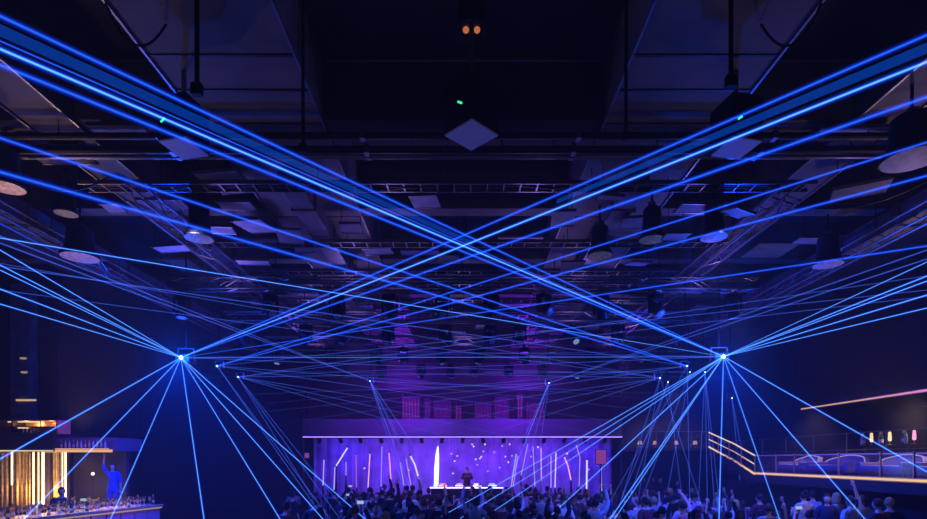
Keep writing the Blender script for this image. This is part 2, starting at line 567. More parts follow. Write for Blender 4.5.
# flat hung reflector boards
BOARDS = []
for (px, py, w, d, H, tilt, rz) in [(228, 182, 0.75, 0.9, 4.75, 6, -8), (164, 204, 0.8, 0.4, 4.7, 0, 0), (236, 205, 0.6, 0.35, 4.6, 4, 0), (213, 229, 0.75, 0.3, 4.3, 0, 5), (255, 226, 0.6, 0.8, 4.75, 5, -10),
                                  (290, 236, 0.5, 0.6, 4.6, -5, 8), (253, 262, 0.7, 0.3, 4.4, 0, 4), (185, 265, 0.6, 0.9, 4.8, 0, 0), (676, 236, 0.42, 0.3, 4.0, 0, 0), (610, 197, 0.4, 0.25, 4.5, 8, 10),
                                  (640, 222, 0.7, 0.5, 4.6, 0, -10), (700, 208, 0.8, 0.35, 4.5, 0, 3), (738, 212, 0.5, 0.3, 4.2, 10, 30), (860, 190, 0.8, 0.9, 4.5, 10, -30), (815, 240, 0.8, 0.35, 4.7, 0, 0),
                                  (770, 250, 0.9, 0.9, 4.8, 0, 0), (60, 155, 0.9, 0.5, 4.9, 0, 0), (120, 130, 0.8, 0.3, 4.9, 0, 0), (850, 133, 1.0, 0.35, 4.9, 0, 0), (345, 272, 0.6, 0.4, 4.7, 4, 0),
                                  (590, 282, 0.7, 0.5, 4.7, 0, 0), (420, 252, 0.9, 0.3, 4.9, 0, 0), (520, 240, 1.0, 0.4, 4.9, 0, 0), (430, 283, 1.0, 0.3, 4.8, 0, 0), (510, 305, 1.1, 0.3, 4.7, 0, 0),
                                  (300, 290, 0.9, 0.8, 4.8, 0, 0), (640, 300, 0.9, 0.8, 4.8, 0, 0), (262, 302, 0.8, 0.6, 4.8, 0, 0), (690, 290, 0.8, 0.6, 4.6, 0, 0), (390, 310, 1.2, 0.35, 4.8, 0, 0),
                                  (550, 318, 1.2, 0.35, 4.8, 0, 0)]:
    c = at_z(px, py, CH + H)
    BOARDS.append((c, w, d, tilt, rz))
LASER_XY = [at(a, b, y).xy for a, b, y in ((181, 357, 13.2), (723, 357, 13.2), (217, 366, 15.1), (687, 366, 15.1), (238, 377, 17.1), (660, 378, 17.1), (80, 258, 11.1), (199, 239, 10.1), (828, 265, 11.5), (600, 256, 11.0), (652, 240, 10.2), (714, 238, 10.1), (727, 291, 13.2))]
for q in range(150):
    y = RNG.uniform(9.8, 21.5)
    x = RNG.uniform(-9.2, 9.2)
    c = Vector((x, y, RNG.uniform(7.1, 7.65)))
    if min((c.xy - q).length for q in LASER_XY) < 0.9 or min(abs(y - q) for q in (9.45, 11.95, 13.75, 14.8, 16.2, 17.9, 19.4, 21.0)) < 0.42 or abs(abs(x) - 5.4) < 0.5 or abs(abs(x) - 8.6) < 0.6 or abs(abs(x) - 8.14) < 0.5:
        continue
    if any((abs(c.x - b[0].x) < 0.85 and abs(c.y - b[0].y) < 0.7) for b in BOARDS):
        continue
    BOARDS.append((c, RNG.uniform(0.3, 0.8), RNG.uniform(0.25, 0.5), RNG.uniform(-14, 14), RNG.uniform(-12, 12)))
M_board = [mat('grey_board', (0.16, 0.14, 0.19), 0.6, var=0.25, scale=4), mat('violet_grey_board', (0.30, 0.27, 0.38), 0.55, var=0.2, scale=4), mat('brown_board', (0.13, 0.10, 0.075), 0.6, var=0.3, scale=4)]
BN = {0: 'grey', 1: 'violet-grey', 2: 'brown'}
for i, (c, w, d, tilt, rz) in enumerate(BOARDS):
    k = 1 if i in (0, 3, 4, 8, 9, 12) else (2 if i in (7, 13, 15, 16) else RNG.choice([0, 0, 1]))
    side = 'bar side' if c.x < -2 else ('balcony side' if c.x > 2 else 'centre bay')
    lab = side
    t = thing('ceiling_board', lab, 'ceiling board', c, R(rz), 'flat boards hung under the ceiling')
    t['_c'] = BN[k]
    E = Euler((R(tilt), 0, 0))
    MB().box((0, 0, 0), (w, d, 0.035), E, 0.006).obj('board', M_board[k], t)
    f_ = MB()
    for sy in (-1, 1):
        f_.box(E.to_matrix() @ Vector((0, sy * d / 2, 0.0)), (w + 0.02, 0.025, 0.05), E)
    f_.obj('edge_frame', M_steel, t)
    for (sx, sy) in ((-1, -1), (1, 1)):
        MB().tube([(sx * w * 0.42, sy * d * 0.4, 0.02), (sx * w * 0.42, sy * d * 0.4, STEM_TOP - c.z)], 0.006, 4).obj('hanger', M_black, t)
for side in ('bar side', 'centre bay', 'balcony side'):
    os_ = [o for o in bpy.data.objects if o.get('label') == side]
    for j, o in enumerate(sorted(os_, key=lambda q: -q.location.y)):
        o['label'] = '%s flat board under the ceiling, %s from the stage on the %s' % (o['_c'], NTH(j), side)
        del o['_c']

# moving head lights along the cross trusses
def head_proto(label):
    t = thing('moving_head_spotlight', label, 'stage light', (0, 0, 0), 0, 'moving head lights on the trusses')
    b = MB().box((0, 0, -0.09), (0.3, 0.22, 0.12), bev=0.015).obj('base', M_black, t)
    MB().box((0, 0, 0.0), (0.09, 0.06, 0.08)).obj('clamp', M_steel, b)
    y = MB()
    for s in (-1, 1):
        y.box((s * 0.16, 0, -0.29), (0.04, 0.12, 0.34))
    y.box((0, 0, -0.16), (0.34, 0.12, 0.04))
    y.obj('yoke', M_house, t)
    h = MB().lathe([(0.06, 0.16), (0.105, 0.14), (0.115, 0.0), (0.125, -0.16), (0.125, -0.2), (0.11, -0.2)], 16).obj('head', M_house, t, True)
    h.location = (0, 0, -0.36)
    l = MB().lathe([(0.108, -0.195), (0.07, -0.205), (0.01, -0.21)], 16).obj('lens', mat('lens_glass', (0.35, 0.35, 0.55), 0.15, 0.3), h, True)
    return t


proto = head_proto('x')
LENS_ON = emis('cyan_white_lens', (0.35, 0.6, 1.0), 0.45)
used_first = False
k_h = 0
HEADS_LIT = {}
for ti, y in enumerate(TRY):
    for xi, x in enumerate([-6.1, -4.4, -3.1, -1.9, -0.7, 0.55, 1.8, 3.0, 4.3, 6.0]):
        if RNG.random() < 0.12:
            continue
        x += RNG.uniform(-0.25, 0.25)
        side = 'bar side' if x < -2.6 else ('balcony side' if x > 2.6 else 'centre')
        lab = 'moving head light on the %s cross truss from the camera, %s from bar side' % (ORD[ti], ORD[xi])
        loc = (x, y, 6.75 - 0.2)
        rz = RNG.uniform(-0.8, 0.8)
        if not used_first:
            o = proto
            o.location, o.rotation_euler = loc, (0, 0, rz)
            o['label'] = lab
            used_first = True
        else:
            o = dup(proto, loc, rz, lab)
        for ch in o.children:
            if ch.name.startswith('head'):
                ch.rotation_euler = (R(RNG.uniform(-70, 70)), 0, 0)
                if ti >= 1 and RNG.random() < 0.16:
                    ln = ch.children[0]
                    ln.data = ln.data.copy()
                    ln.data.materials[0] = LENS_ON

# drooping cables between trusses
for i, (a, b, sag, lab) in enumerate([((-7.3, 9.0, 7.5), (-5.9, 9.3, 7.5), 0.3, 'drooping black cable near the bar side truss'), ((7.4, 8, 7.3), (5.5, 10, 7.5), 0.5, 'drooping black cable near the balcony side truss'),
                                    ((-3.9, 6.1, 7.78), (-3.4, 6.4, 7.78), 0.35, 'short looped cable at the bar side box loudspeaker'), ((3.9, 6.1, 7.78), (3.4, 6.4, 7.78), 0.35, 'short looped cable at the balcony side box loudspeaker'),
                                    ((-9.0, 6.0, 7.2), (-9.3, 9.5, 7.5), 0.4, 'pale looped cable outside the bar side truss'), ((9.0, 9.0, 7.2), (9.3, 12, 7.5), 0.4, 'pale looped cable outside the balcony side truss')]):
    a, b = Vector(a), Vector(b)
    pts = [a.lerp(b, s / 12) - Vector((0, 0, sag * 4 * (s / 12) * (1 - s / 12))) for s in range(13)]
    o = MB().tube(pts, 0.014, 6).obj('hanging_cable', M_steel if i > 3 else M_black, None, True)
    tag(o, lab, 'cable')

# ------------------------------------------------------------------ lasers and beams
B_CORE = beam_mat('laser_core', (0.24, 0.75, 1.0), 0.34)
B_HALO = beam_mat('laser_halo', (0.010, 0.13, 1.0), 0.26)
B_OUT = beam_mat('laser_outer', (0.0, 0.035, 1.0), 0.085)
B_CORE1 = beam_mat('laser_core_mid', (0.08, 0.42, 1.0), 0.14)
B_HALO1 = beam_mat('laser_halo_mid', (0.003, 0.07, 1.0), 0.23)
B_OUT1 = beam_mat('laser_outer_mid', (0.0, 0.025, 1.0), 0.085)
B_CORE2 = beam_mat('laser_core_faint', (0.14, 0.32, 1.0), 0.17)
B_HALO2 = beam_mat('laser_halo_faint', (0.03, 0.09, 1.0), 0.10)
B_OUT2 = beam_mat('laser_outer_faint', (0.01, 0.04, 1.0), 0.035)
B_SHEET = beam_mat('laser_sheet', (0.0, 0.065, 0.55), 0.22)


def clip_end(S, d, xlim=14.4):
    t = 60.0
    for i, (lo, hi) in enumerate(((-xlim, xlim), (-6.9, 24.97), (0.02, 8.4))):
        if d[i] > 1e-6:
            t = min(t, (hi - S[i]) / d[i])
        elif d[i] < -1e-6:
            t = min(t, (lo - S[i]) / d[i])
    return S + d * t


def beam(root, S, tgt, r=0.02, faint=False, stop=False, xlim=14.4, name='beam'):
    """A straight laser beam from the aperture S through TGT to whatever ends it, or only as far as TGT."""
    S, tgt = Vector(S), Vector(tgt)
    e = tgt if stop else clip_end(S, (tgt - S).normalized(), xlim)
    mb = MB()
    a, b = S - root.location, e - root.location
    n = 10
    ks = []
    te = 0.2 if xlim < 10 else 1.0
    for q in (0.26, 0.62, 1.15):
        mb.tube([a, b], [r * q, r * q * te], n)
        ks.append(len(mb.f))
    me = mb.mesh(name, None, True)
    cl = (B_CORE2, B_HALO2, B_OUT2) if faint is True else ((B_CORE1, B_HALO1, B_OUT1) if faint == 'm' else (B_CORE, B_HALO, B_OUT))
    for m in cl:
        me.materials.append(m)
    for q, f in enumerate(me.polygons):
        f.material_index = sum(q >= k for k in ks[:2])
    o = bpy.data.objects.new(name, me)
    COL.objects.link(o)
    o.parent = root
    return o


def projector(S, label, glow, group='blue laser projectors', big=True, power=0, beams=()):
    t = thing('laser_projector', label, 'laser projector', S, 0, group)
    k = 1.0 if big else 0.6
    MB().box((0, 0.24 * k, 0.0), (0.34 * k, 0.38 * k, 0.2 * k), bev=0.015).obj('housing', M_black, t)
    y = MB()
    for s in (-1, 1):
        y.box((s * 0.19 * k, 0.24 * k, 0.1 * k), (0.02, 0.06, 0.3 * k))
    y.box((0, 0.24 * k, 0.25 * k), (0.4 * k, 0.06, 0.02))
    y.obj('yoke', M_steel, t)
    MB().tube([(0, 0.24 * k, 0.25 * k), (0, 0.24 * k, STEM_TOP - S[2])], 0.022).obj('drop_pole', M_black, t)
    a = MB().ball((0, 0, 0), 0.042 * k).obj('aperture', emis('aperture_' + glow[0], glow[1], glow[2]), t, True)
    a['label'] = 'glaring blue-white laser aperture'
    if power:
        lamp('laser_glow', 'POINT', (0, -0.25, -0.05), (0.0, 0.065, 1.0), power * 0.2, t, 0.12)
        lamp('laser_flood', 'SPOT', (0, -0.2, -0.08), (0.0, 0.045, 1.0), power * 0.68, t, 0.12, (S[0], S[1] + 0.6, 0), 150, 0.7)
    for b in beams:
        beam(t, S, *b[:1], **b[1])
    return t


YL = 13.0
SL, SR = at(181, 357.5, YL), at(723.5, 356.5, YL)
S2, S2R = at(217, 366, 15.0), at(687, 366, 15.0)
S3, S3R = at(238, 377, 17.0), at(660, 378, 17.0)
S4, S4R = at(370, 381, 21.1), at(549, 383, 21.1)


def P(px, py, Y, r=0.02, faint=False, **kw):
    return (at(px, py, Y), dict(r=r, faint=faint, **kw))


bl = [P(927, 35, 3.4, 0.018, 'm'), P(927, 62, 3.2, 0.02), P(927, 97, 3.4, 0.019, 'm'), P(927, 246, 3.8, 0.010, 'm'), P(723, 357, 13, 0.012, True, stop=True), P(560, 372, 14, 0.012, True, xlim=7.4), P(620, 352, 13.5, 0.008, True, xlim=7.4),
      P(0, 250, 6.5, 0.014), P(0, 265, 6.5, 0.014), P(0, 270, 6.2, 0.012), P(0, 289, 6.2, 0.015), P(0, 304, 6.2, 0.013),
      P(0, 459, 7.5, 0.022), P(27, 516, 9.0, 0.021), P(110.6, 519, 9.5, 0.019), P(204, 519, 9.5, 0.021), P(280, 519, 10.5, 0.020), P(322, 518, 12.0, 0.021), P(365, 519, 12.0, 0.021)]
br = [P(0, 16, 2.7, 0.017, 'm'), P(0, 41, 2.7, 0.007, 'm'), P(0, 49, 2.6, 0.018), P(0, 65, 2.8, 0.018, 'm'), P(181, 358, 13, 0.012, True, stop=True), P(340, 372, 14, 0.012, True, xlim=7.4), P(300, 350, 13.5, 0.008, True, xlim=7.4), P(0, 238, 3.8, 0.008),
      P(927, 262, 6.5, 0.010), P(927, 276, 6.5, 0.016), P(927, 281, 6.2, 0.014), P(927, 295, 6.2, 0.016), P(927, 308, 6.2, 0.013),
      P(610, 519, 10.0, 0.021), P(614.5, 519, 10.0, 0.016), P(719, 519, 10.5, 0.021), P(779.5, 519, 10.5, 0.018), P(865, 519, 9.5, 0.021), P(927, 472, 8.5, 0.021),
      P(437, 519, 14, 0.018), P(459, 519, 14, 0.016), P(482, 519, 14, 0.018), P(547, 519, 13, 0.021)]
GA = ('main', (0.45, 0.7, 1.0), 9.0)
GB = ('minor', (0.3, 0.6, 1.0), 3.5)
tL = projector(SL, 'main laser projector on the bar side, glaring with a wide fan of blue beams', GA, power=2300, beams=bl)
tR = projector(SR, 'main laser projector on the balcony side, glaring with a wide fan of blue beams', GA, power=2300, beams=br)
bl2 = [P(620, 239, 7.0, 0.017, 'm'), P(620, 258, 7.0, 0.019, 'm'), P(315, 506, 14, 0.014, True), P(330, 519, 14, 0.014, True), P(927, 290, 9, 0.010, True), P(460, 400, 19, 0.014, True, xlim=7.4), P(480, 386, 18, 0.012, True, xlim=7.4)]
br2 = [P(0, 138, 3.6, 0.017, 'm'), P(0, 172, 3.6, 0.021, 'm'), P(600, 519, 14, 0.012, True), P(690, 510, 16, 0.014, True), P(33, 271, 6, 0.010, True), P(460, 398, 19, 0.014, True, xlim=7.4), P(440, 388, 18, 0.012, True, xlim=7.4)]
projector(S2, 'second laser projector inward from the bar side main one, with long crossing beams', GB, power=260, beams=bl2, big=False)
projector(S2R, 'second laser projector inward from the balcony side main one, with long crossing beams', GB, power=260, beams=br2, big=False)
bl3 = [P(340, 519, 15, 0.016, True), P(352, 519, 15, 0.012, True), P(326, 519, 15, 0.012, True), P(480, 430, 22, 0.014, True, xlim=7.4), P(500, 418, 22, 0.014, True, xlim=7.4), P(430, 432, 22, 0.014, True, xlim=7.4), P(600, 372, 20, 0.014, True, xlim=7.4), P(640, 330, 12, 0.010, True), P(640, 318, 12, 0.010, True)]
br3 = [P(615, 519, 15, 0.014, True), P(636, 510, 16, 0.012, True), P(700, 500, 16, 0.014, True), P(440, 425, 22, 0.014, True, xlim=7.4), P(420, 412, 22, 0.014, True, xlim=7.4), P(480, 437, 22, 0.014, True, xlim=7.4), P(330, 372, 20, 0.014, True, xlim=7.4), P(300, 330, 12, 0.010, True), P(280, 312, 12, 0.010, True)]
projector(S3, 'third laser projector inward from the bar side, throwing faint beams down and across', GB, power=130, beams=bl3, big=False)
projector(S3R, 'third laser projector inward from the balcony side, throwing faint beams down and across', GB, power=130, beams=br3, big=False)
bl4 = [P(392, 440, 23, 0.03, True), P(408, 462, 23.2, 0.02, True), P(430, 470, 23.2, 0.022, True), P(424, 486, 23.5, 0.016, True), P(398, 470, 23, 0.016, True), P(0, 236, 6, 0.012, True), P(0, 243, 6, 0.014, True), P(620, 392, 19, 0.014, True, xlim=7.4), P(600, 405, 19, 0.012, True, xlim=7.4)]
br4 = [P(530, 430, 23, 0.03, True), P(516, 455, 23.2, 0.02, True), P(508, 485, 23.4, 0.02, True), P(524, 475, 23.5, 0.016, True), P(541, 440, 23, 0.014, True), P(927, 250, 6, 0.012, True), P(927, 259, 6, 0.012, True), P(310, 392, 19, 0.014, True, xlim=7.4), P(330, 405, 19, 0.012, True, xlim=7.4)]
GC = ('stage', (0.3, 0.75, 1.0), 4.0)
projector(S4, 'laser projector hung above the stage lintel on the bar side with a cone of beams', GC, power=130, beams=bl4, big=False)
projector(S4R, 'laser projector hung above the stage lintel on the balcony side with a cone of beams', GC, power=130, beams=br4, big=False)
# beam pairs falling near the stairs
for (px, py, lab, ends) in [(705, 372, 'small laser projector above the stairs with beams falling steeply to the crowd', [(700, 470), (707, 480), (712, 470), (719, 500)]),
                            (732, 398, 'lowest small laser projector near the stairs with two faint steep beams', [(739, 470), (748, 486)]),
                            (690, 372, 'small laser projector with crossed faint beams between the two balcony side ones', [(680, 425), (664, 440), (668, 372)]),
                            (668, 382, 'small laser projector beside the far balcony end with fan of faint beams', [(645, 440), (652, 430), (672, 415)])]:
    Y = 19.0
    projector(at(px, py, Y), lab, GB, big=False, power=0, beams=[P(a, b, Y + 0.5, 0.016, True) for a, b in ends])


# flat light sheets scanned between two beams
def sheet(root, S, pts, name='light_sheet'):
    a = [Vector(p) - root.location for p in pts]
    nrm = (a[1] - a[0]).cross(a[2] - a[0]).normalized() * 0.004
    v = [p - nrm for p in a] + [p + nrm for p in a]
    n = len(a)
    MB().add(v, [tuple(range(n - 1, -1, -1)), tuple(range(n, 2 * n))] + [(k, (k + 1) % n, n + (k + 1) % n, n + k) for k in range(n)]).obj(name, B_SHEET, root)


def on(S, T, s):
    return Vector(S).lerp(Vector(T), s)


sheet(tR, SR, [on(SR, at(0, 24, 2.7), 1.35), on(SR, at(0, 36, 2.7), 1.35), on(SR, at(0, 36, 2.7), 0.72), on(SR, at(0, 25, 2.7), 0.72)])
sheet(tL, SL, [on(SL, at(927, 44, 3.3), 0.80), on(SL, at(927, 52, 3.3), 0.80), on(SL, at(927, 54, 3.3), 1.2), on(SL, at(927, 42, 3.3), 1.2)])

# ------------------------------------------------------------------ stage dressing
# DJ booth
xa, xb, YD = (431 - CX) * 23.6 / F, (502 - CX) * 23.6 / F, 23.6
ZD = CH - 27 * YD / F
t = thing('dj_booth', 'dark wide DJ booth with a bright glowing top edge before the stage', 'booth', ((xa + xb) / 2, YD, 0))
w = xb - xa
MB().box((0, 0.4, ZD / 2 - 0.03), (w, 0.8, ZD - 0.06), bev=0.02).obj('front_body', M_house, t)
MB().box((0, 0.4, ZD - 0.03), (w + 0.1, 0.9, 0.06)).obj('table_top', mat('booth_top', (0.5, 0.5, 0.55), 0.4), t)
MB().box((0, -0.065, ZD - 0.03), (w + 0.1, 0.03, 0.035)).obj('edge_light', emis('booth_edge', (0.75, 0.6, 1.0), 3.5), t)
M_screen = emis('deck_screen', (0.9, 0.25, 0.6), 1.5)
for i, (dx, lab, c_) in enumerate([(-1.0, 'DJ deck with pink lit top at the bar end of the booth', (1.0, 0.35, 0.6)), (-0.3, 'DJ mixer with violet lit top left of the booth centre', (0.7, 0.4, 1.0)),
                                   (0.45, 'DJ deck with white lit top right of the booth centre', (0.9, 0.85, 1.0)), (1.1, 'DJ deck with blue lit top at the balcony end of the booth', (0.4, 0.55, 1.0))]):
    q = thing('dj_deck', lab, 'music player', ((xa + xb) / 2 + dx, YD + 0.35, ZD), 0, 'equipment on the DJ booth')
    MB().box((0, 0, 0.05), (0.42, 0.4, 0.1), bev=0.01).obj('case', M_black, q)
    MB().lathe([(0.13, 0.1), (0.13, 0.125), (0.02, 0.13)], 20).obj('platter', emis('deck_glow_%d' % i, c_, 2.0), q)
    MB().box((0.0, -0.205, 0.05), (0.36, 0.012, 0.06)).obj('front_lights', emis('deck_front_%d' % i, c_, 2.4), q)

# tall white light plume
c = at(436, 486, 24.6)
t = thing('light_fountain', 'tall blazing white tapered light column beside the DJ booth', 'stage light', (c.x, 24.75, 0.9))
MB().box((0, 0, 0.06), (0.4, 0.3, 0.12), bev=0.02).obj('base', M_black, t)
z1 = CH + 14 * 24.75 / F - 0.9
MB().tube([(0, 0, 0.12), (0.0, 0, z1 * 0.35), (0.02, 0, z1 * 0.6), (0.05, 0, z1 * 0.85), (0.08, 0, z1)], [0.17, 0.09, 0.10, 0.07, 0.012], 12).obj('light_column', emis('white_column', (0.62, 0.78, 1.0), 3.0), t, True)
lamp('column_glow', 'POINT', (0, -0.4, 1.6), (0.25, 0.35, 1.0), 60, t, 0.3)

# upright light tubes; some slanted ones stand in for light beams
T_PINK = emis('tube_pink', (1.0, 0.42, 0.72), 1.3)
T_VIO = emis('tube_violet', (0.5, 0.36, 1.0), 1.2)
T_BLU = emis('tube_blue', (0.38, 0.45, 1.0), 1.1)
T_DIM = emis('tube_dim_pink', (0.8, 0.22, 0.75), 0.6)
T_WHT = emis('tube_white', (0.72, 0.62, 1.0), 1.5)
TUBES = [([(348, 447), (336, 466)], T_WHT, 0.05, 'short bright beam-like leaning'), ([(335, 466), (334, 490)], T_VIO, 0.05, 'thick violet'), ([(346, 461), (346, 476)], T_VIO, 0.03, 'short violet'),
         ([(356, 454), (356.5, 488)], T_DIM, 0.045, 'dim pink'), ([(370, 453), (368, 488)], T_PINK, 0.045, 'bright pink'), ([(382, 446), (381, 487)], T_BLU, 0.03, 'thin blue'),
         ([(389, 452), (391, 481)], T_PINK, 0.045, 'curved pink'), ([(400, 462), (404, 486)], T_BLU, 0.035, 'beam-like slanted blue'), ([(410, 455), (415, 465), (421, 487)], T_WHT, 0.06, 'beam-like bright white bent'), ([(406, 458), (411, 486)], T_VIO, 0.035, 'slanted violet'),
         ([(324, 459), (323, 486)], T_VIO, 0.045, 'outermost violet'), ([(516.5, 453), (511, 487)], T_BLU, 0.045, 'leaning blue'), ([(518, 455), (513, 487)], T_VIO, 0.03, 'leaning violet'), ([(528, 443), (521, 476)], T_BLU, 0.03, 'thin leaning blue'),
         ([(533, 446), (535, 487)], T_BLU, 0.03, 'thin upright blue'), ([(541, 447), (541.5, 488)], T_VIO, 0.05, 'bright violet'), ([(551, 455), (551, 488)], T_VIO, 0.04, 'upright violet'), ([(556, 452), (555, 488)], T_WHT, 0.04, 'slim white'),
         ([(564, 456), (568, 466), (571, 480)], T_PINK, 0.05, 'curved pink'), ([(576, 444), (580, 458), (579, 487)], T_VIO, 0.03, 'arched violet'), ([(587, 459), (586.5, 494)], T_WHT, 0.06, 'bright white'), ([(601, 466), (601.5, 492)], T_VIO, 0.05, 'outermost violet')]
for i, (pl, m, r, adj) in enumerate(TUBES):
    YT = 26.2 + 0.2 * (i % 3)
    pts = [at(a, b, YT) for a, b in pl]
    side = 'bar side' if pts[0].x < 0 else 'balcony side'
    rank = i if i < 11 else i - 11
    if pts[-1].z < 1.02:
        pts[-1].z = 1.0
    pts[-1] = Vector((pts[-1].x, YT, pts[-1].z))
    base = Vector((pts[-1].x, YT, 0.9))
    t = thing('light_tube', '%s light tube standing on the stage, %s, %s from the outer edge' % (adj, side, ORD[rank if i < 11 else 10 - rank]), 'light tube', base, 0, 'light tubes on the stage')
    MB().tube([p - base for p in pts], r * 0.55, 8).obj('tube', m, t, True)
    MB().tube([(0, 0, 0.0), (0, 0, 0.03), (0, 0, pts[-1].z - 0.88)], [0.07, 0.07, 0.025], 10).obj('stand', M_black, t)
    MB().ball(pts[0] - base, r).obj('end_cap', M_steel, t, True)

# par lights under the lintel
for i in range(15):
    x = OX0 + 0.5 + (OX1 - OX0 - 1.0) * i / 14
    t = thing('par_spotlight', 'small glowing can light under the stage lintel, %s from the bar side' % ORD[i], 'stage light', (x, YP + 0.9, ZL0 - 0.02), RNG.uniform(-0.5, 0.5), 'can lights under the stage lintel')
    E = Matrix.Rotation(R(RNG.uniform(15, 40)), 3, 'X')
    MB().lathe([(0.05, 0.02), (0.09, -0.02), (0.09, -0.2), (0.08, -0.2)], 14, M=E).obj('housing', M_black, t, True)
    MB().lathe([(0.078, -0.17), (0.04, -0.21), (0.005, -0.215)], 12, M=E).obj('lens', [T_PINK, T_VIO, T_WHT][i % 3], t, True)
    MB().box((0, 0, 0.03), (0.2, 0.04, 0.06)).obj('bracket', M_steel, t)
MB().tube([(OX0, YP + 0.9, ZL0 + 0.04), (OX1, YP + 0.9, ZL0 + 0.04)], 0.03).obj('lighting_bar', M_steel)
tag(bpy.data.objects['lighting_bar'], 'long steel bar carrying can lights under the stage lintel', 'lighting bar')

# small sparkling pendants in the stage opening
PBX = []
for i in range(26):
    px, py = RNG.uniform(444, 512), RNG.uniform(444, 476)
    if i > 19:
        px = RNG.choice([RNG.uniform(330, 430), RNG.uniform(520, 600)])
    while any(abs(px - q) < 1.3 for q in PBX):
        px += 1.3
    PBX.append(px)
    c = at(px, py, 26.9 + RNG.uniform(-0.4, 0.6))
    t = thing('pendant_bulb', 'x', 'pendant lamp', c, 0, 'tiny pendant bulbs over the stage')
    t['label'] = '%s tiny pendant bulb over the stage' % ['pink', 'violet', 'white'][i % 3]
    MB().ball((0, 0, 0), 0.042).obj('bulb', [T_PINK, T_VIO, T_WHT][i % 3], t, True)
    MB().tube([(0, 0, 0.04), (0, 0, 4.6 - c.z)], 0.006, 4).obj('cord', M_black, t)
    t['_px'] = px
for j, t in enumerate(sorted([o for o in bpy.data.objects if o.name.startswith('pendant_bulb')], key=lambda o: o['_px'])):
    t['label'] = t['label'] + ', %s counted from the bar side' % (ORD + ['twenty-first', 'twenty-second', 'twenty-third', 'twenty-fourth', 'twenty-fifth', 'twenty-sixth'])[j]
    del t['_px']

# pink framed screens at the stage sides
for (xa_, xb_, ya, yb, lab) in [(596, 606, 450, 464, 'small pink lit screen at the balcony end of the stage'), (303, 309, 453, 458, 'tiny pink lit screen at the bar end of the stage')]:
    p, q = at(xa_, yb, 26.0), at(xb_, ya, 26.0)
    t = thing('wall_screen', lab, 'screen', ((p.x + q.x) / 2, 26.0, 0.9))
    wv, hv, zz = q.x - p.x, q.z - p.z, (p.z + q.z) / 2 - 0.9
    MB().box((0, 0.03, zz), (wv + 0.06, 0.05, hv + 0.06)).obj('frame', M_black, t)
    MB().box((0, 0.0, zz), (wv, 0.02, hv)).obj('display', emis('pink_display', (0.8, 0.16, 0.85), 0.3), t)
    MB().tube([(0, 0.05, 0), (0, 0.05, zz)], 0.03).obj('stand', M_black, t)

# ------------------------------------------------------------------ balcony side
BX, BZ = 9.0, 2.4
M_bal = mat('balcony_board', (0.028, 0.025, 0.03), 0.6, var=0.2)
M_glass = glass_mat('violet_glass', (0.80, 0.76, 0.95), 0.04)
M_brass = mat('brass_rail', (0.75, 0.5, 0.3), 0.3, 0.9)
struct('floor_balcony', MB().span((BX, YF, BZ - 0.3), (XW, 17.3, BZ)), M_bal)
struct('wall_under_balcony', MB().span((BX + 0.35, YF, 0), (BX + 0.5, 24.9, BZ - 0.3)), mat('underbalcony_shade', (0.008, 0.008, 0.009), 0.7))  # near-black wall fills the open space, standing in for its shade
struct('floor_balcony_tier', MB().span((10.9, YF, BZ), (XW, 24.0, 3.0)), M_bal)
struct('ceiling_balcony', MB().span((11.3, YF, 4.48), (XW, 18.9, 4.7)), M_bal)
struct('wall_balcony_upper', MB().span((11.3, YF, 4.7), (11.5, 18.9, ZC)), mat('near_black_paint', (0.012, 0.012, 0.016), 0.75, var=0.3))
t = thing('balcony_light_strip', 'warm glowing strip light along the bottom edge of the balcony', 'strip light', (BX - 0.02, 8, BZ - 0.01))
MB().span((-0.02, -9, -0.025), (0.0, 9.3, 0.025)).obj('diffuser', M_gold_led, t)
MB().span((0.0, -9, -0.05), (0.02, 9.3, 0.05)).obj('channel', M_brass, t)
M_soff = emis('soffit_led', (1.0, 0.60, 0.34), 0.8)
t = thing('soffit_mounted_light_strip', 'warm thin strip light slanting along the upper ceiling edge over the balcony', 'strip light', (11.28, 8, 4.5))
MB().span((-0.02, -9, -0.014), (0.0, 10.7, 0.014)).obj('diffuser', M_soff, t)
MB().span((0.0, -9, -0.04), (0.03, 10.7, 0.04)).obj('channel', M_brass, t)
# glass balustrade panels
ys = [17.25, 16.1, 15.2, 13.4, 12.05, 11.15, 9.4, 7.6]
for i in range(len(ys) - 1):
    y1, y0 = ys[i], ys[i + 1] + 0.06
    t = thing('glass_balustrade', 'glass balustrade panel with brass top rail on the balcony, %s from the stairs' % ORD[i], 'balustrade', (BX + 0.03, y0, BZ), 0, 'glass panels along the balcony')
    L = y1 - y0
    MB().span((-0.006, 0, 0.03), (0.006, L, 0.52)).obj('glass_pane', M_glass, t)
    MB().span((-0.02, 0, 0.52), (0.02, L, 0.55)).obj('top_rail', mat('lit_brass', (0.8, 0.62, 0.5), 0.3, 0.6), t)
    MB().span((-0.015, 0, 0), (0.015, 0.03, 0.58)).obj('post', M_brass, t)
# thin metal railing on the upper tier
t = thing('metal_railing', 'thin dark metal railing of slim posts on the upper balcony tier', 'railing', (10.95, 8, 3.0))
MB().tube([(0, -6, 0.56), (0, 15.5, 0.56)], 0.016, 8).obj('top_rail', M_steel, t)
MB().tube([(0, -6, 0.08), (0, 15.5, 0.08)], 0.012, 8).obj('bottom_rail', M_steel, t)
for k in range(15):
    MB().tube([(0, -5.5 + 1.5 * k, 0), (0, -5.5 + 1.5 * k, 0.57)], 0.018, 8).obj('post', M_steel, t)

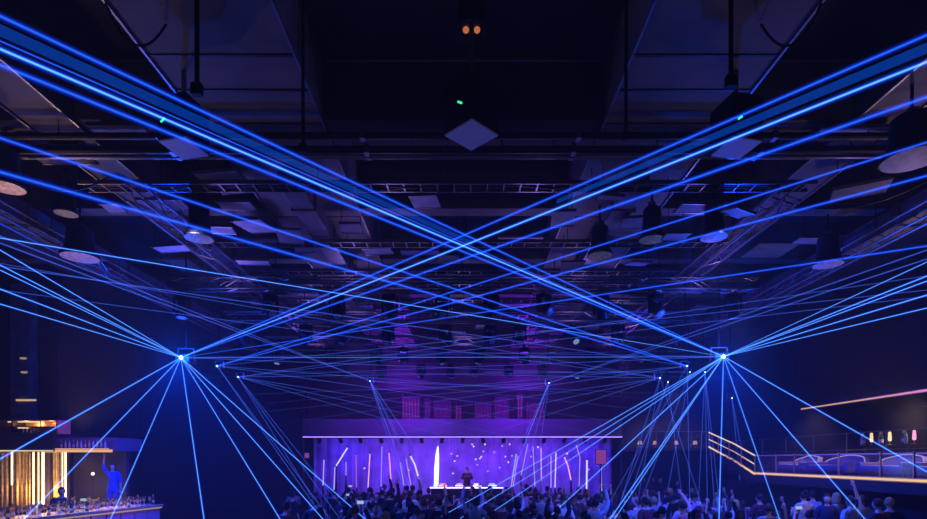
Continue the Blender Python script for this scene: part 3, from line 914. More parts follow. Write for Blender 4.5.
# curved stairs / ramp rising to the far balcony
A, B = at(755, 474, 17.3), at(709, 447, 22.0)
A.x = BX
path = [A, A.lerp(B, 0.42) + Vector((0.05, 0, 0.02)), B]
t = thing('staircase', 'staircase rising from the balcony to the far balcony beside the stage', 'stairs', (0, 0, 0))
mb = MB()
ns = 8
for k in range(ns):
    p, q = A.lerp(B, k / ns), A.lerp(B, (k + 1) / ns)
    mb.span((p.x + 0.05, p.y, 0.0 if k < 0 else p.z - 0.3), (p.x + 1.3, q.y, q.z - 0.02))
mb.obj('steps', M_bal, t)
for (off, m, nm, r) in [(0.0, M_gold_led, 'lit_stringer', 0.035), (0.30, M_warm_led2, 'lit_middle_rail', 0.02), (0.57, M_warm_led2, 'lit_hand_rail', 0.024)]:
    MB().tube([p + Vector((0, 0, off)) for p in path], r, 8).obj(nm, m, t)
vs = [(*A, ), (*B, ), (B.x, B.y, B.z + 0.56), (A.x, A.y, A.z + 0.56)]
nv = [(x + 0.012, y, z) for x, y, z in vs]
MB().add(vs + nv, [(0, 1, 2, 3), (7, 6, 5, 4), (0, 4, 5, 1), (1, 5, 6, 2), (2, 6, 7, 3), (3, 7, 4, 0)]).obj('glass_pane', M_glass, t)
for k in range(5):
    p = A.lerp(B, k / 4)
    MB().tube([p, p + Vector((0, 0, 0.57))], 0.016, 8).obj('post', M_brass, t)

# far balcony across the corner by the stage
YFB = 22.2
xa, xb = (640 - CX) * YFB / F, B.x + 0.1
zb0 = CH + 12.5 * YFB / F
struct('floor_far_balcony', MB().span((xa, YFB, zb0 - 0.12), (XW, YP, zb0)), M_bal)
struct('wall_far_balcony', MB().span((xa, YFB + 0.5, 0), (XW, YFB + 0.6, zb0 - 0.12)), M_wall)
t = thing('far_balcony_balustrade', 'long glass balustrade of the far balcony beside the stage', 'balustrade', (xa, YFB + 0.05, zb0))
L = xb - xa
MB().span((0, 0, 0.02), (L, 0.012, 0.62)).obj('glass_pane', M_glass, t)
MB().span((0, -0.015, 0.62), (L, 0.025, 0.65)).obj('top_rail', M_steel, t)
for k in range(5):
    MB().span((L * k / 4 - 0.015, -0.015, 0), (L * k / 4 + 0.015, 0.025, 0.63)).obj('post', M_steel, t)
for i, (px, lab) in enumerate([(640, 'dim warm table lamp nearest the stage on the far balcony'), (655, 'dim warm table lamp second from the stage on the far balcony'), (676, 'dim warm table lamp third from the stage on the far balcony'), (695, 'bright warm table lamp nearest the stairs on the far balcony')]):
    c = at(px, 446, 23.2)
    q = thing('table_lamp', lab, 'table lamp', (c.x, 23.2, zb0), 0, 'lamps on the far balcony')
    MB().lathe([(0.09, 0), (0.09, 0.02), (0.02, 0.03), (0.015, 0.16), (0.02, 0.17)], 14).obj('base', M_brass, q, True)
    MB().lathe([(0.1, 0.15), (0.06, 0.3)], 14).obj('lamp_shade', emis('lamp_glow', (1.0, 0.6, 0.35), 0.7 if i < 3 else 1.3), q, True)

# sofas behind the glass with glowing piping
M_sofa = mat('violet_velvet', (0.20, 0.16, 0.22), 0.8, var=0.2, scale=6)
M_pipe = emis('piping_glow', (0.85, 0.66, 0.9), 0.75)


def sofa(loc, rz, label, L):
    t = thing('sofa', label, 'sofa', loc, rz, 'sofas on the balcony')
    MB().box((0, 0, 0.17), (L, 0.7, 0.2), bev=0.04).obj('seat', M_sofa, t, True)
    MB().box((0, 0, 0.04), (L * 0.92, 0.6, 0.08)).obj('plinth', M_black, t)
    b = MB()
    pts = []
    n = 16
    vs, fs = [], []
    for i in range(n + 1):
        u = -1 + 2 * i / n
        x = u * L / 2
        y = 0.36 - 0.5 * max(0, abs(u) - 0.55)
        z = 0.25 + 0.24 * (1 - u ** 2) ** 0.5 if abs(u) < 1 else 0.25
        z = 0.22 + 0.3 * math.sqrt(max(0.0, 1 - u * u))
        vs += [(x, y, 0.08), (x, y, z), (x, y + 0.12, z), (x, y + 0.12, 0.08)]
        pts.append((x, y - 0.0, z + 0.01))
    for i in range(n):
        a, c = i * 4, i * 4 + 4
        fs += [(a, c, c + 1, a + 1), (a + 1, c + 1, c + 2, a + 2), (a + 2, c + 2, c + 3, a + 3), (a + 3, c + 3, c, a)]
    fs += [(0, 1, 2, 3), (n * 4 + 3, n * 4 + 2, n * 4 + 1, n * 4)]
    b.add(vs, fs).obj('backrest', M_sofa, t, True)
    MB().tube(pts, 0.014, 6).obj('piping', M_pipe, t, True)
    for s in (-1, 1):
        MB().box((s * (L / 2 - 0.08), 0.0, 0.27), (0.16, 0.66, 0.16), bev=0.04).obj('armrest', M_sofa, t, True)


for i, (y, L, rz, lab) in enumerate([(16.6, 1.3, 90, 'round-backed sofa with glowing piping at the foot of the stairs'), (14.9, 1.7, 90, 'long round-backed violet sofa behind the wide glass panel'), (13.0, 1.5, 90, 'round-backed violet sofa in the middle of the balcony'),
                                 (11.4, 1.3, 90, 'round-backed violet sofa nearest the picture edge on the balcony')]):
    sofa((9.95 if i < 4 else 9.65, y, BZ), R(rz - 180), lab, L)
# low tables with bottles and lamps on the upper tier
M_amber = mat('amber_glass', (0.5, 0.26, 0.06), 0.15, 0.1)
M_bgreen = mat('green_bottle_glass', (0.03, 0.12, 0.06), 0.12, 0.1)
M_clear = mat('clear_bottle_glass', (0.6, 0.6, 0.66), 0.1, 0.1)
M_foil = mat('gold_foil', (0.9, 0.6, 0.25), 0.3, 0.8)
M_paper = mat('cream_label', (0.7, 0.62, 0.5), 0.7)
PROF = [(0.036, 0), (0.038, 0.01), (0.038, 0.17), (0.03, 0.21), (0.014, 0.235), (0.013, 0.29), (0.015, 0.3)]


def bottle(loc, m, label, group, sc=1.0):
    t = thing('bottle', label, 'bottle', loc, RNG.uniform(0, 6), group)
    MB().lathe([(r * sc, z * sc) for r, z in PROF], 12).obj('glass_body', m, t, True)
    MB().lathe([(0.0395 * sc, 0.05 * sc), (0.0395 * sc, 0.13 * sc)], 12).obj('paper_label', M_paper, t, True)
    MB().lathe([(0.0165 * sc, 0.25 * sc), (0.0175 * sc, 0.31 * sc), (0.005, 0.312 * sc)], 10).obj('foil_cap', M_foil, t, True)
    return t


def side_table(loc, label, group, h=0.28):
    t = thing('side_table', label, 'table', loc, 0, group)
    MB().lathe([(0.28, h - 0.03), (0.29, h - 0.015), (0.28, h)], 20).obj('table_top', M_black, t, True)
    MB().tube([(0, 0, 0.02), (0, 0, h - 0.03)], 0.03).obj('stem', M_steel, t)
    MB().lathe([(0.18, 0), (0.18, 0.015), (0.03, 0.03)], 18).obj('base', M_steel, t, True)


bn = ['amber', 'green', 'clear']
for ti, (px, lab) in enumerate([(866, 'farthest from the picture edge'), (884, 'in the middle'), (908, 'nearest the picture edge')]):
    X = 11.65
    Y = X * F / (px - CX)
    side_table((X, Y, 3.0), 'small round black table on the upper balcony tier, %s' % lab, 'tables on the upper balcony tier', 0.22)
    for k, (dx, dy) in enumerate([(-0.14, -0.1), (-0.02, 0.13), (-0.1, 0.02)]):
        j = (ti + k) % 3
        bottle((X + dx, Y + dy, 3.22), [M_amber, M_bgreen, M_clear][j], '%s bottle with gold top on the balcony tier table %s' % (bn[j], lab), 'bottles on the upper balcony tier', 1.15)
    q = thing('table_lamp', 'glowing golden table lamp on the balcony tier table %s' % lab, 'table lamp', (X + 0.1, Y - 0.08, 3.22), 0, 'lamps on the upper balcony tier')
    MB().lathe([(0.05, 0), (0.05, 0.015), (0.012, 0.02), (0.012, 0.1)], 12).obj('base', M_brass, q, True)
    MB().lathe([(0.035, 0.1), (0.045, 0.14), (0.035, 0.34), (0.02, 0.36)], 12).obj('lamp_shade', emis('gold_lamp_%d' % ti, [(1.0, 0.6, 0.25), (1.0, 0.7, 0.35), (1.0, 0.35, 0.6)][ti], 1.3), q, True)

# ------------------------------------------------------------------ bar side
PZ = 0.5
struct('floor_bar', MB().span((-XW, 6.0, 0), (-7.5, 16.4, PZ)), M_floor)
M_wood = mat('gold_brown_panel', (0.30, 0.17, 0.075), 0.45, 0.2, var=0.35, scale=2.5)
M_gold = mat('gold_metal', (0.75, 0.5, 0.2), 0.3, 0.8, var=0.3, scale=8)
YBB = 15.6
struct('wall_back_bar', MB().span((-XW, YBB, PZ), ((66 - CX) * YBB / F, YBB + 0.15, 3.05)), M_wood)
struct('wall_bar_return', MB().span(((66 - CX) * YBB / F, YBB + 0.3, PZ), ((120 - CX) * YBB / F, YBB + 0.45, 3.05)), mat('dark_plum_wall', (0.05, 0.04, 0.06), 0.6))
# fluted gold columns
for i, (px, w, lab) in enumerate([(4, 12, 'fluted gold column at the picture edge behind the bar'), (19, 13, 'fluted gold column second from the picture edge behind the bar'), (28, 8, 'slim fluted gold column behind the bar'),
                                  (49, 9, 'fluted dark column between lit tubes behind the bar'), (59, 9, 'fluted orange-lit gold column at the end of the back bar')]):
    X = (px - CX) * 15.4 / F
    r = w * 15.4 / F / 2
    t = thing('bar_column', lab, 'column', (X, 15.35, PZ), 0, 'fluted columns of the back bar')
    n = 40
    poly = [((r * (1 + 0.07 * cos(10 * 2 * pi * k / n))) * cos(2 * pi * k / n) * 0.9, (r * (1 + 0.07 * cos(10 * 2 * pi * k / n))) * sin(2 * pi * k / n) * 0.6) for k in range(n)]
    MB().prism(poly, 0.1, 2.5).obj('shaft', M_gold if i != 3 else mat('dark_bronze', (0.10, 0.07, 0.08), 0.4, 0.5), t)
    MB().box((0, 0, 0.05), (r * 2.1, r * 1.5, 0.1)).obj('base', M_black, t)
    MB().box((0, 0, 2.52), (r * 2.1, r * 1.5, 0.05)).obj('capital', M_brass, t)
TUBB = [(12, 452, 486, 0.022), (33.5, 452, 508, 0.022), (38.5, 456, 508, 0.016), (43, 451, 506, 0.032), (62.5, 470, 500, 0.014), (65.5, 452, 502, 0.022)]
for i, (px, ya, yb, r) in enumerate(TUBB):
    Y = 15.05
    p = at(px, ya, Y)
    zt = 3.04
    zb = max(PZ + 0.02, at(px, yb, Y).z)
    t = thing('bar_light_tube', '%s warm upright light tube behind the bar, %s from the picture edge' % (['short', 'bright', 'slim', 'brightest thick', 'thin', 'orange-backed'][i], ORD[i]), 'light tube', (p.x, Y, PZ), 0, 'upright light tubes of the back bar')
    MB().tube([(0, 0, zb - PZ + 0.03), (0, 0, zt - PZ - 0.03)], r, 10).obj('tube', emis('bar_tube', (1.0, 0.70, 0.36), 3.0), t, True)
    MB().tube([(0, 0, 0), (0, 0, zb - PZ + 0.03)], r * 0.8, 8).obj('stand', M_brass, t)
    MB().tube([(0, 0, zt - PZ - 0.03), (0, 0, zt - PZ)], r * 1.2, 8).obj('end_cap', M_brass, t)
    if i in (1, 3, 5):
        lamp('tube_glow', 'POINT', (0, -0.25, 1.4), (1.0, 0.6, 0.25), 16, t, 0.3)
# canopy
YC = 14.9
t = thing('bar_canopy', 'dark canopy over the bar with a warm light line under its front edge', 'canopy', (0, 0, 0))
x0_, x1_, x2_ = -XW, (53 - CX) * YC / F, (114 - CX) * YC / F
MB().span((x0_, YC, CH + 9.5 * YC / F), (x1_, YBB + 0.6, CH + 26 * YC / F)).obj('canopy_block', M_bal, t)
MB().span((x1_, YC + 0.1, CH + 9.5 * YC / F), (x2_, YBB + 0.6, CH + 22.5 * YC / F)).obj('fascia', mat('plum_fascia', (0.12, 0.09, 0.16), 0.5), t)
MB().span((x0_, YC - 0.03, CH + 8.6 * YC / F), (x1_, YC, CH + 9.8 * YC / F)).obj('light_line', M_warm_led2, t)
MB().span((x1_, YC + 0.07, CH + 7.8 * YC / F), (x2_ - 0.1, YC + 0.1, CH + 10.5 * YC / F)).obj('light_line', emis('orange_line', (1.0, 0.5, 0.2), 0.9), t)
# warm lit shelf set into the fascia (with small bottles)
for i in range(12):
    px = 60 + i * 4
    X = (px - CX) * (YC - 0.05) / F
    bottle((X, YC + 0.0, CH + 12.0 * YC / F), [M_amber, M_foil, M_clear][i % 3], '%s small bottle on the canopy ledge over the bar, %s from the dark block' % (['amber', 'gold', 'clear'][i % 3], ORD[i]), 'bottles on the bar canopy ledge', 0.7)
t = thing('canopy_ledge', 'narrow ledge on the bar canopy holding a row of small bottles', 'shelf', ((x1_ + x2_) / 2, YC, CH + 12.0 * YC / F - 0.02))
MB().box((0, 0.0, 0), (x2_ - x1_ - 0.2, 0.12, 0.03)).obj('board', M_brass, t)
MB().box((0, -0.066, 0.0), (x2_ - x1_ - 0.2, 0.01, 0.02)).obj('edge_light', emis('ledge_glow', (1.0, 0.5, 0.35), 0.8), t)

# upper shelf, gold lit
ZU = CH + 27 * YC / F
t = thing('upper_display_shelf', 'gold lit display cabinet above the bar canopy', 'display cabinet', (0, YC + 0.1, ZU))
xs0, xs1 = (-6 - CX) * YC / F, (54 - CX) * YC / F
hz = 13 * YC / F
MB().span((xs0, 0.45, 0), (xs1, 0.5, hz)).obj('back_panel', M_gold, t)
for z in (0.0, hz * 0.5, hz):
    MB().span((xs0, 0, z - 0.012), (xs1, 0.45, z + 0.012)).obj('shelf', M_brass, t)
for px in (-6, 9, 38, 54):
    x = (px - CX) * YC / F
    MB().span((x - 0.02, 0, 0), (x + 0.02, 0.5, hz)).obj('upright', M_black if px == 9 else M_brass, t)
for (pa, pb, z) in ((13, 36, hz - 0.03), (13, 24, hz * 0.5 - 0.02), (40, 48, hz * 0.55), (3, 8, hz - 0.03), (49, 52, hz * 0.8)):
    xa_, xb_ = (pa - CX) * YC / F, (pb - CX) * YC / F
    MB().span((xa_, 0.05, z - 0.02), (xb_, 0.07, z)).obj('shelf_light', emis('shelf_light', (1.0, 0.68, 0.35), 1.6), t)
lamp('shelf_lamp', 'POINT', ((18 - CX) * YC / F, 0.15, hz * 0.72), (1.0, 0.6, 0.28), 6, t, 0.08)
lamp('shelf_lamp', 'POINT', ((44 - CX) * YC / F, 0.15, hz * 0.72), (1.0, 0.6, 0.28), 3, t, 0.08)
for i in range(14):
    px = -2 + i * 4
    X = (px - CX) * YC / F
    if abs(px - 9) < 2 or abs(px - 38) < 2:
        continue
    bottle((X, YC + 0.32, ZU + 0.014), [M_amber, M_clear, M_gold][i % 3], '%s bottle standing in the gold lit upper cabinet, %s from the picture edge' % (['amber', 'clear', 'gold'][i % 3], ORD[i]), 'bottles in the upper cabinet', 0.5)

# dark pillar and upper storey behind the bar
struct('wall_bar_upper', MB().span((-XW, YBB + 0.62, 3.2), ((60 - CX) * 16.3 / F, YBB + 0.8, ZC)), mat('near_black_paint', (0.012, 0.012, 0.016), 0.75))
struct('trim_pillar', MB().span(((13 - CX) * 16.0 / F, YBB + 0.3, CH + 26 * YC / F + 0.35), ((32 - CX) * 16.0 / F, YBB + 0.62, 7.8)), mat('pillar_paint', (0.10, 0.09, 0.11), 0.5, var=0.4, scale=5))
for i, (px, py, lab) in enumerate([(25, 400, 'dim gold wall lamp on the pillar above the bar cabinet'), (23, 372, 'tiny gold wall lamp high on the pillar above the bar'), (22, 358, 'topmost tiny gold wall lamp on the pillar above the bar')]):
    c = at(px, py, 15.8)
    q = thing('wall_lamp', lab, 'wall lamp', (c.x, 15.88, c.z), 0, 'wall lamps on the bar pillar')
    MB().box((0, 0.0, 0), (0.1, 0.04, 0.1)).obj('back_plate', M_brass, q)
    MB().box((0, -0.04, 0), (0.55 if i == 0 else 0.16, 0.04, 0.05)).obj('lamp_bar', emis('wall_lamp_glow_%d' % i, (1.0, 0.65, 0.35), 0.6 if i == 0 else 0.35), q)

# bar counter
CA, CB = at(20, 519, 10.9), at(163, 504.5, 14.6)
ZT = 1.65
CA.z = CB.z = 0
d = (CB - CA)
Lc = d.length + 2.0
rz = math.atan2(d.y, d.x)
t = thing('bar_counter', 'long bar counter crowded with bottles and glasses, purple lit front', 'bar counter', (CB.x, CB.y, PZ), rz)
MB().span((-Lc, 0, ZT - PZ - 0.06), (0.03, 0.75, ZT - PZ), bev=0.01).obj('counter_top', mat('counter_stone', (0.42, 0.30, 0.18), 0.25, var=0.3, scale=6), t)
MB().span((-Lc, 0.1, 0.0), (-0.02, 0.68, ZT - PZ - 0.06)).obj('body', mat('counter_body', (0.10, 0.08, 0.14), 0.5), t)
n = int(Lc / 0.42)
for k in range(min(n, 14)):
    MB().span((-0.04 - 0.42 * (k + 1) + 0.03, 0.06, 0.08), (-0.04 - 0.42 * k, 0.1, ZT - PZ - 0.1), bev=0.008).obj('front_panel', mat('counter_panel', (0.34, 0.28, 0.45), 0.35, 0.2), t)
MB().span((-Lc, 0.03, ZT - PZ - 0.1), (0.0, 0.05, ZT - PZ - 0.07)).obj('edge_light', emis('counter_line', (0.8, 0.55, 0.5), 0.5), t)
MB().tube([(-Lc, 0.0, 0.2), (0, 0.0, 0.2)], 0.02).obj('foot_rail', M_brass, t)
Mc = Matrix.Translation((CB.x, CB.y, ZT)) @ Matrix.Rotation(rz, 4, 'Z')


def on_counter(s, w):
    return Mc @ Vector((-s, w, 0))


M_drink = [mat('amber_drink', (0.75, 0.42, 0.10), 0.2), mat('pale_drink', (0.75, 0.66, 0.45), 0.2), mat('rose_drink', (0.7, 0.3, 0.25), 0.2)]


def wine_glass(loc, label):
    t = thing('wine_glass', label, 'glass', loc, 0, 'glasses on the bar counter')
    MB().lathe([(0.035, 0), (0.034, 0.005), (0.005, 0.01), (0.005, 0.09)], 12).obj('stem', M_clear, t, True)
    MB().lathe([(0.006, 0.09), (0.036, 0.12), (0.042, 0.16), (0.034, 0.21), (0.031, 0.21), (0.038, 0.16), (0.005, 0.1)], 12).obj('bowl', glass_mat('thin_glass', (0.9, 0.88, 0.85), 0.45), t, True)
    MB().lathe([(0.008, 0.1), (0.034, 0.125), (0.038, 0.158), (0.001, 0.158)], 12).obj('drink', M_drink[len(label) % 3], t, True)


def bucket(loc, label):
    t = thing('ice_bucket', label, 'ice bucket', loc, 0, 'ice buckets on the bar counter')
    MB().lathe([(0.085, 0), (0.09, 0.01), (0.115, 0.2), (0.12, 0.205), (0.11, 0.2), (0.085, 0.03), (0.0, 0.03)], 18).obj('pail', M_steel, t, True)
    for s in (-1, 1):
        MB().lathe([(0.018, -0.01), (0.018, 0.01)], 8, (s * 0.118, 0, 0.16)).obj('handle_knob', M_brass, t)


its = []
for i in range(96):
    s = 0.10 + 5.2 * i / 96 + RNG.uniform(-0.03, 0.03)
    w = [0.18, 0.42, 0.62][i % 3] + RNG.uniform(-0.04, 0.04)
    its.append((s, w))
cnt = {}
for i, (s, w) in enumerate(its):
    p = on_counter(s, w)
    where = ['along the front edge', 'along the middle', 'along the back edge'][i % 3]
    kind = RNG.choice(['b', 'b', 'g', 'g', 'g', 'k'])
    if kind == 'k' and (w < 0.5 or any(abs(s - q) < 0.5 for q in cnt.get('kk', []))):
        kind = 'g'
    key = (kind, i % 3)
    cnt[key] = cnt.get(key, 0) + 1
    o_ = ORD[min(19, cnt[key] - 1)]
    if kind == 'b':
        j = RNG.randrange(3)
        bottle(p, [M_amber, M_bgreen, M_clear][j], '%s bottle %s of the bar counter, %s from its far end' % (bn[j], where, o_), 'bottles on the bar counter', RNG.uniform(0.75, 1.0))
    elif kind == 'g':
        wine_glass(p, 'stemmed glass %s of the bar counter, %s from its far end' % (where, o_))
    else:
        cnt.setdefault('kk', []).append(s)
        bucket(p, 'steel ice bucket on the bar counter, %s from its far end' % o_)
# white lantern cube and two lamps on the back work top
t = thing('back_worktop', 'dark back worktop behind the bar counter', 'worktop', ((70 - CX) * 14.6 / F, 14.7, PZ))
MB().box((0, 0, 1.0), (3.4, 0.45, 0.05)).obj('top', M_black, t)
MB().box((0, 0.02, 0.49), (3.3, 0.4, 0.97)).obj('cabinet', M_bal, t)
c = at(85.5, 495, 14.6)
q = thing('cube_lantern', 'small white glowing cube lantern on the back worktop of the bar', 'lantern', (c.x, 14.6, PZ + 1.025))
MB().box((0, 0, 0.15), (0.17, 0.17, 0.24), bev=0.01).obj('shade', emis('cube_white', (0.5, 0.62, 0.85), 0.8), q)
MB().box((0, 0, 0.015), (0.19, 0.19, 0.03)).obj('base', M_steel, q)
c = at(91.5, 475, 14.6)
q = thing('globe_lamp', 'tiny round glowing globe lamp on a thin stem behind the bar', 'lamp', (c.x, 14.65, PZ + 1.025))
MB().lathe([(0.07, 0), (0.07, 0.015), (0.01, 0.02), (0.01, c.z - PZ - 1.025)], 12).obj('stem', M_black, q, True)
MB().ball((0, 0, c.z - PZ - 1.025 + 0.03), 0.04).obj('globe', emis('globe_glow', (1.0, 0.85, 0.7), 2.5), q, True)

# ------------------------------------------------------------------ people
SKIN = [mat('skin_light', (0.62, 0.42, 0.34), 0.55), mat('skin_tan', (0.48, 0.30, 0.22), 0.55), mat('skin_brown', (0.28, 0.16, 0.11), 0.55)]
HAIR = {'black': mat('hair_black', (0.012, 0.011, 0.013), 0.75), 'brown': mat('hair_brown', (0.06, 0.035, 0.02), 0.75), 'blond': mat('hair_blond', (0.4, 0.27, 0.11), 0.75), 'red': mat('hair_red', (0.18, 0.05, 0.03), 0.75)}
TOPS = {'black': (0.012, 0.012, 0.015), 'white': (0.78, 0.77, 0.78), 'grey': (0.3, 0.3, 0.32), 'navy': (0.02, 0.03, 0.09), 'pale-blue': (0.42, 0.52, 0.75), 'pink': (0.65, 0.32, 0.42), 'beige': (0.5, 0.42, 0.32), 'maroon': (0.15, 0.03, 0.05), 'charcoal': (0.05, 0.05, 0.055), 'lilac': (0.5, 0.4, 0.66), 'blue-lighted': (0.07, 0.10, 0.55)}  # last entry puts the blue light on the performer into the cloth
TOPM = {k: mat('cloth_' + k.replace('-', '_'), v, 0.8, var=0.12, scale=9) for k, v in TOPS.items()}
TROU = [mat('denim', (0.04, 0.05, 0.10), 0.8), mat('black_trouser', (0.014, 0.014, 0.016), 0.8), mat('blue_lighted_trouser', (0.07, 0.10, 0.55), 0.7)]  # last trousers hold the same blue light in their colour
SHOE = mat('shoe_leather', (0.02, 0.018, 0.017), 0.5)
EYE = mat('eye_dark', (0.03, 0.02, 0.02), 0.3)

ARMS = {  # right-arm elbow, wrist, hand tip ; left the same mirrored (x outward)
    'down': ((0.24, -0.03, 1.14), (0.25, 0.05, 0.90), (0.25, 0.09, 0.82)),
    'up': ((0.27, 0.06, 1.66), (0.22, 0.12, 1.93), (0.21, 0.14, 2.02)),
    'half': ((0.30, 0.14, 1.22), (0.24, 0.30, 1.45), (0.22, 0.33, 1.54)),
    'front': ((0.25, 0.08, 1.16), (0.12, 0.30, 1.27), (0.07, 0.36, 1.32)),
    'phone': ((0.26, 0.22, 1.40), (0.13, 0.36, 1.62), (0.10, 0.38, 1.71)),
    'hip': ((0.36, -0.08, 1.16), (0.20, 0.02, 1.02), (0.15, 0.06, 0.98)),
    'point': ((0.26, 0.18, 1.62), (0.22, 0.36, 1.86), (0.21, 0.42, 1.94)),
}
POSES = {  # right arm, left arm, phrase
    'relaxed': ('down', 'down', 'arms down'), 'cheer': ('up', 'up', 'arms raised'), 'wave': ('up', 'down', 'arm raised'), 'film': ('phone', 'phone', 'filming'),
    'clap': ('front', 'front', 'hands together'), 'drink': ('half', 'down', 'forearm lifted'), 'hips': ('hip', 'half', 'hand on hip'), 'point': ('point', 'hip', 'pointing upward'),
}


def seg_d(p, a, b):
    ab = b - a
    t = max(0, min(1, (p - a).dot(ab) / max(1e-9, ab.length_squared)))
    return (p - a - ab * t).length


def build_body(pose, fem):
    ra, la, _ = POSES[pose]
    J, E, Rd = [], [], []

    def j(p, r, par=None):
        J.append(Vector(p))
        Rd.append(r)
        if par is not None:
            E.append((par, len(J) - 1))
        return len(J) - 1
    sw = 0.165 if fem else 0.19
    pel = j((0, 0, 0.95), (0.155, 0.11))
    wai = j((0, 0, 1.10), ((0.12 if fem else 0.14), 0.095), pel)
    che = j((0, 0.005, 1.28), ((0.145 if fem else 0.165), 0.115), wai)
    upc = j((0, -0.005, 1.41), (0.115, 0.085), che)
    nec = j((0, 0.0, 1.50), (0.052, 0.055), upc)
    hed = j((0, 0.012, 1.57), (0.05, 0.055), nec)
    bones = [('torso', pel, wai), ('torso', wai, che), ('torso', che, upc), ('neck', nec, hed)]
    hands = []
    for s, arm in ((1, ra), (-1, la)):
        e, w, h = [Vector((s * q[0], q[1], q[2])) for q in ARMS[arm]]
        e.x += s * (sw - 0.18)
        sh = j((s * sw, -0.005, 1.42), (0.058, 0.058), upc)
        el = j(e, (0.041, 0.041), sh)
        wr = j(w, (0.027, 0.029), el)
        ha = j(h, (0.036, 0.022), wr)
        bones += [('upperarm', sh, el), ('forearm', el, wr), ('hand', wr, ha)]
        hands.append((s, w, h, arm))
    for s in (1, -1):
        hp = j((s * 0.09, 0, 0.88), (0.095, 0.1), pel)
        kn = j((s * 0.10, 0.015, 0.50), (0.06, 0.064), hp)
        an = j((s * 0.105, -0.02, 0.09), (0.038, 0.042), kn)
        to = j((s * 0.12, 0.13, 0.035), (0.038, 0.03), an)
        bones += [('thigh', hp, kn), ('shin', kn, an), ('foot', an, to)]
    me = bpy.data.meshes.new('skeleton')
    me.from_pydata(J, E, [])
    o = bpy.data.objects.new('skeleton', me)
    COL.objects.link(o)
    m = o.modifiers.new('Skin', 'SKIN')
    m.use_smooth_shade = True
    for i, r in enumerate(Rd):
        me.skin_vertices[0].data[i].radius = r
        me.skin_vertices[0].data[i].use_root = (i == 0)
    sb = o.modifiers.new('Sub', 'SUBSURF')
    sb.levels = sb.render_levels = 1
    dg = bpy.context.evaluated_depsgraph_get()
    ev = o.evaluated_get(dg)
    bm = bmesh.new()
    bm.from_mesh(ev.to_mesh())
    ev.to_mesh_clear()
    bpy.data.objects.remove(o)
    bpy.data.meshes.remove(me)
    bm.verts.ensure_lookup_table()
    bm.normal_update()
    reg = {}
    for v in bm.verts:
        best = min(bones, key=lambda b: seg_d(v.co, J[b[1]], J[b[2]]) / (sum(Rd[b[1]]) + sum(Rd[b[2]])))
        reg[v.index] = best[0]
    # clothes: the same surface pushed outwards
    out = {}
    for nm, regs, off in (('top', {'torso', 'upperarm'} if fem else {'torso', 'upperarm', 'forearm'}, 0.019), ('trousers', {'thigh', 'shin', 'hips'}, 0.012), ('shoes', {'foot'}, 0.012)):
        keep = []
        for f in bm.faces:
            rs = [reg[v.index] for v in f.verts]
            ok = sum(r in regs for r in rs) * 2 >= len(rs)
            zc = sum(v.co.z for v in f.verts) / len(f.verts)
            if nm == 'trousers':
                ok = 0.07 < zc < 1.04 and not any(r in ('hand', 'forearm', 'upperarm') for r in rs) and rs.count('foot') < 2
            if nm == 'top':
                ok = zc > 0.9 and zc < 1.46 and all(r in regs | {'thigh', 'neck'} for r in rs) or (sum(r in ('upperarm', 'forearm') and r in regs for r in rs) * 2 >= len(rs))
            if ok:
                keep.append(f)
        idx = {}
        mb = MB()
        for f in keep:
            q = []
            for v in f.verts:
                if v.index not in idx:
                    idx[v.index] = len(mb.v)
                    mb.v.append(tuple(v.co + v.normal * off))
                q.append(idx[v.index])
            mb.f.append(tuple(q))
        out[nm] = mb
    body = MB()
    body.v = [tuple(v.co) for v in bm.verts]
    body.f = [tuple(v.index for v in f.verts) for f in bm.faces]
    bm.free()
    # head with face
    hc = Vector((0, 0.02, 1.635))
    prof = []
    vs, fs = [], []
    nr, ns_ = 12, 16
    for i in range(nr + 1):
        a = pi * i / nr
        z = -cos(a)
        rr = sin(a)
        for k in range(ns_):
            w = 2 * pi * k / ns_
            x, y = cos(w) * rr * 0.074, sin(w) * rr * 0.093
            if z < -0.1:
                x *= 1 + 0.28 * (z + 0.1)
                y = y * (1 + 0.22 * (z + 0.1)) + 0.012 * (-z - 0.1)
            zz = z * 0.118
            if y > 0.06 and abs(x) < 0.016 and -0.045 < zz < 0.012:
                y += 0.022
            if y > 0.05 and 0.0 < zz < 0.03 and 0.018 < abs(x) < 0.05:
                y -= 0.007
            vs.append(hc + Vector((x, y, zz)))
    for i in range(nr):
        for k in range(ns_):
            k2 = (k + 1) % ns_
            fs.append((i * ns_ + k, i * ns_ + k2, (i + 1) * ns_ + k2, (i + 1) * ns_ + k))
    body.add(vs, fs)
    for s in (1, -1):
        body.ball(hc + Vector((s * 0.075, -0.005, 0.0)), (0.012, 0.02, 0.03), 8, 6)
    # fingers
    for s, w, h, arm in hands:
        dv = (h - w).normalized()
        side = Vector((s, 0, 0)) - dv * dv.dot(Vector((s, 0, 0)))
        if side.length < 0.3:
            side = Vector((0, 1, 0)) - dv * dv.y
        side.normalize()
        nrm = dv.cross(side)
        if nrm.y < 0:
            nrm = -nrm
        for k, (u, L) in enumerate(((-0.03, 0.062), (-0.01, 0.078), (0.01, 0.082), (0.03, 0.072))):
            b = h + side * u + dv * 0.005
            body.tube([b, b + dv * L * 0.5 + nrm * 0.004, b + dv * L * 0.85 + nrm * 0.022, b + dv * L + nrm * 0.032], [0.0095, 0.009, 0.008, 0.005], 6)
        b = w.lerp(h, 0.55) - side * 0.03
        body.tube([b, b - side * 0.025 + dv * 0.03 + nrm * 0.01, b - side * 0.03 + dv * 0.06 + nrm * 0.02], [0.012, 0.011, 0.006], 6)
    meshes = {'body': body.mesh('body', None, True)}
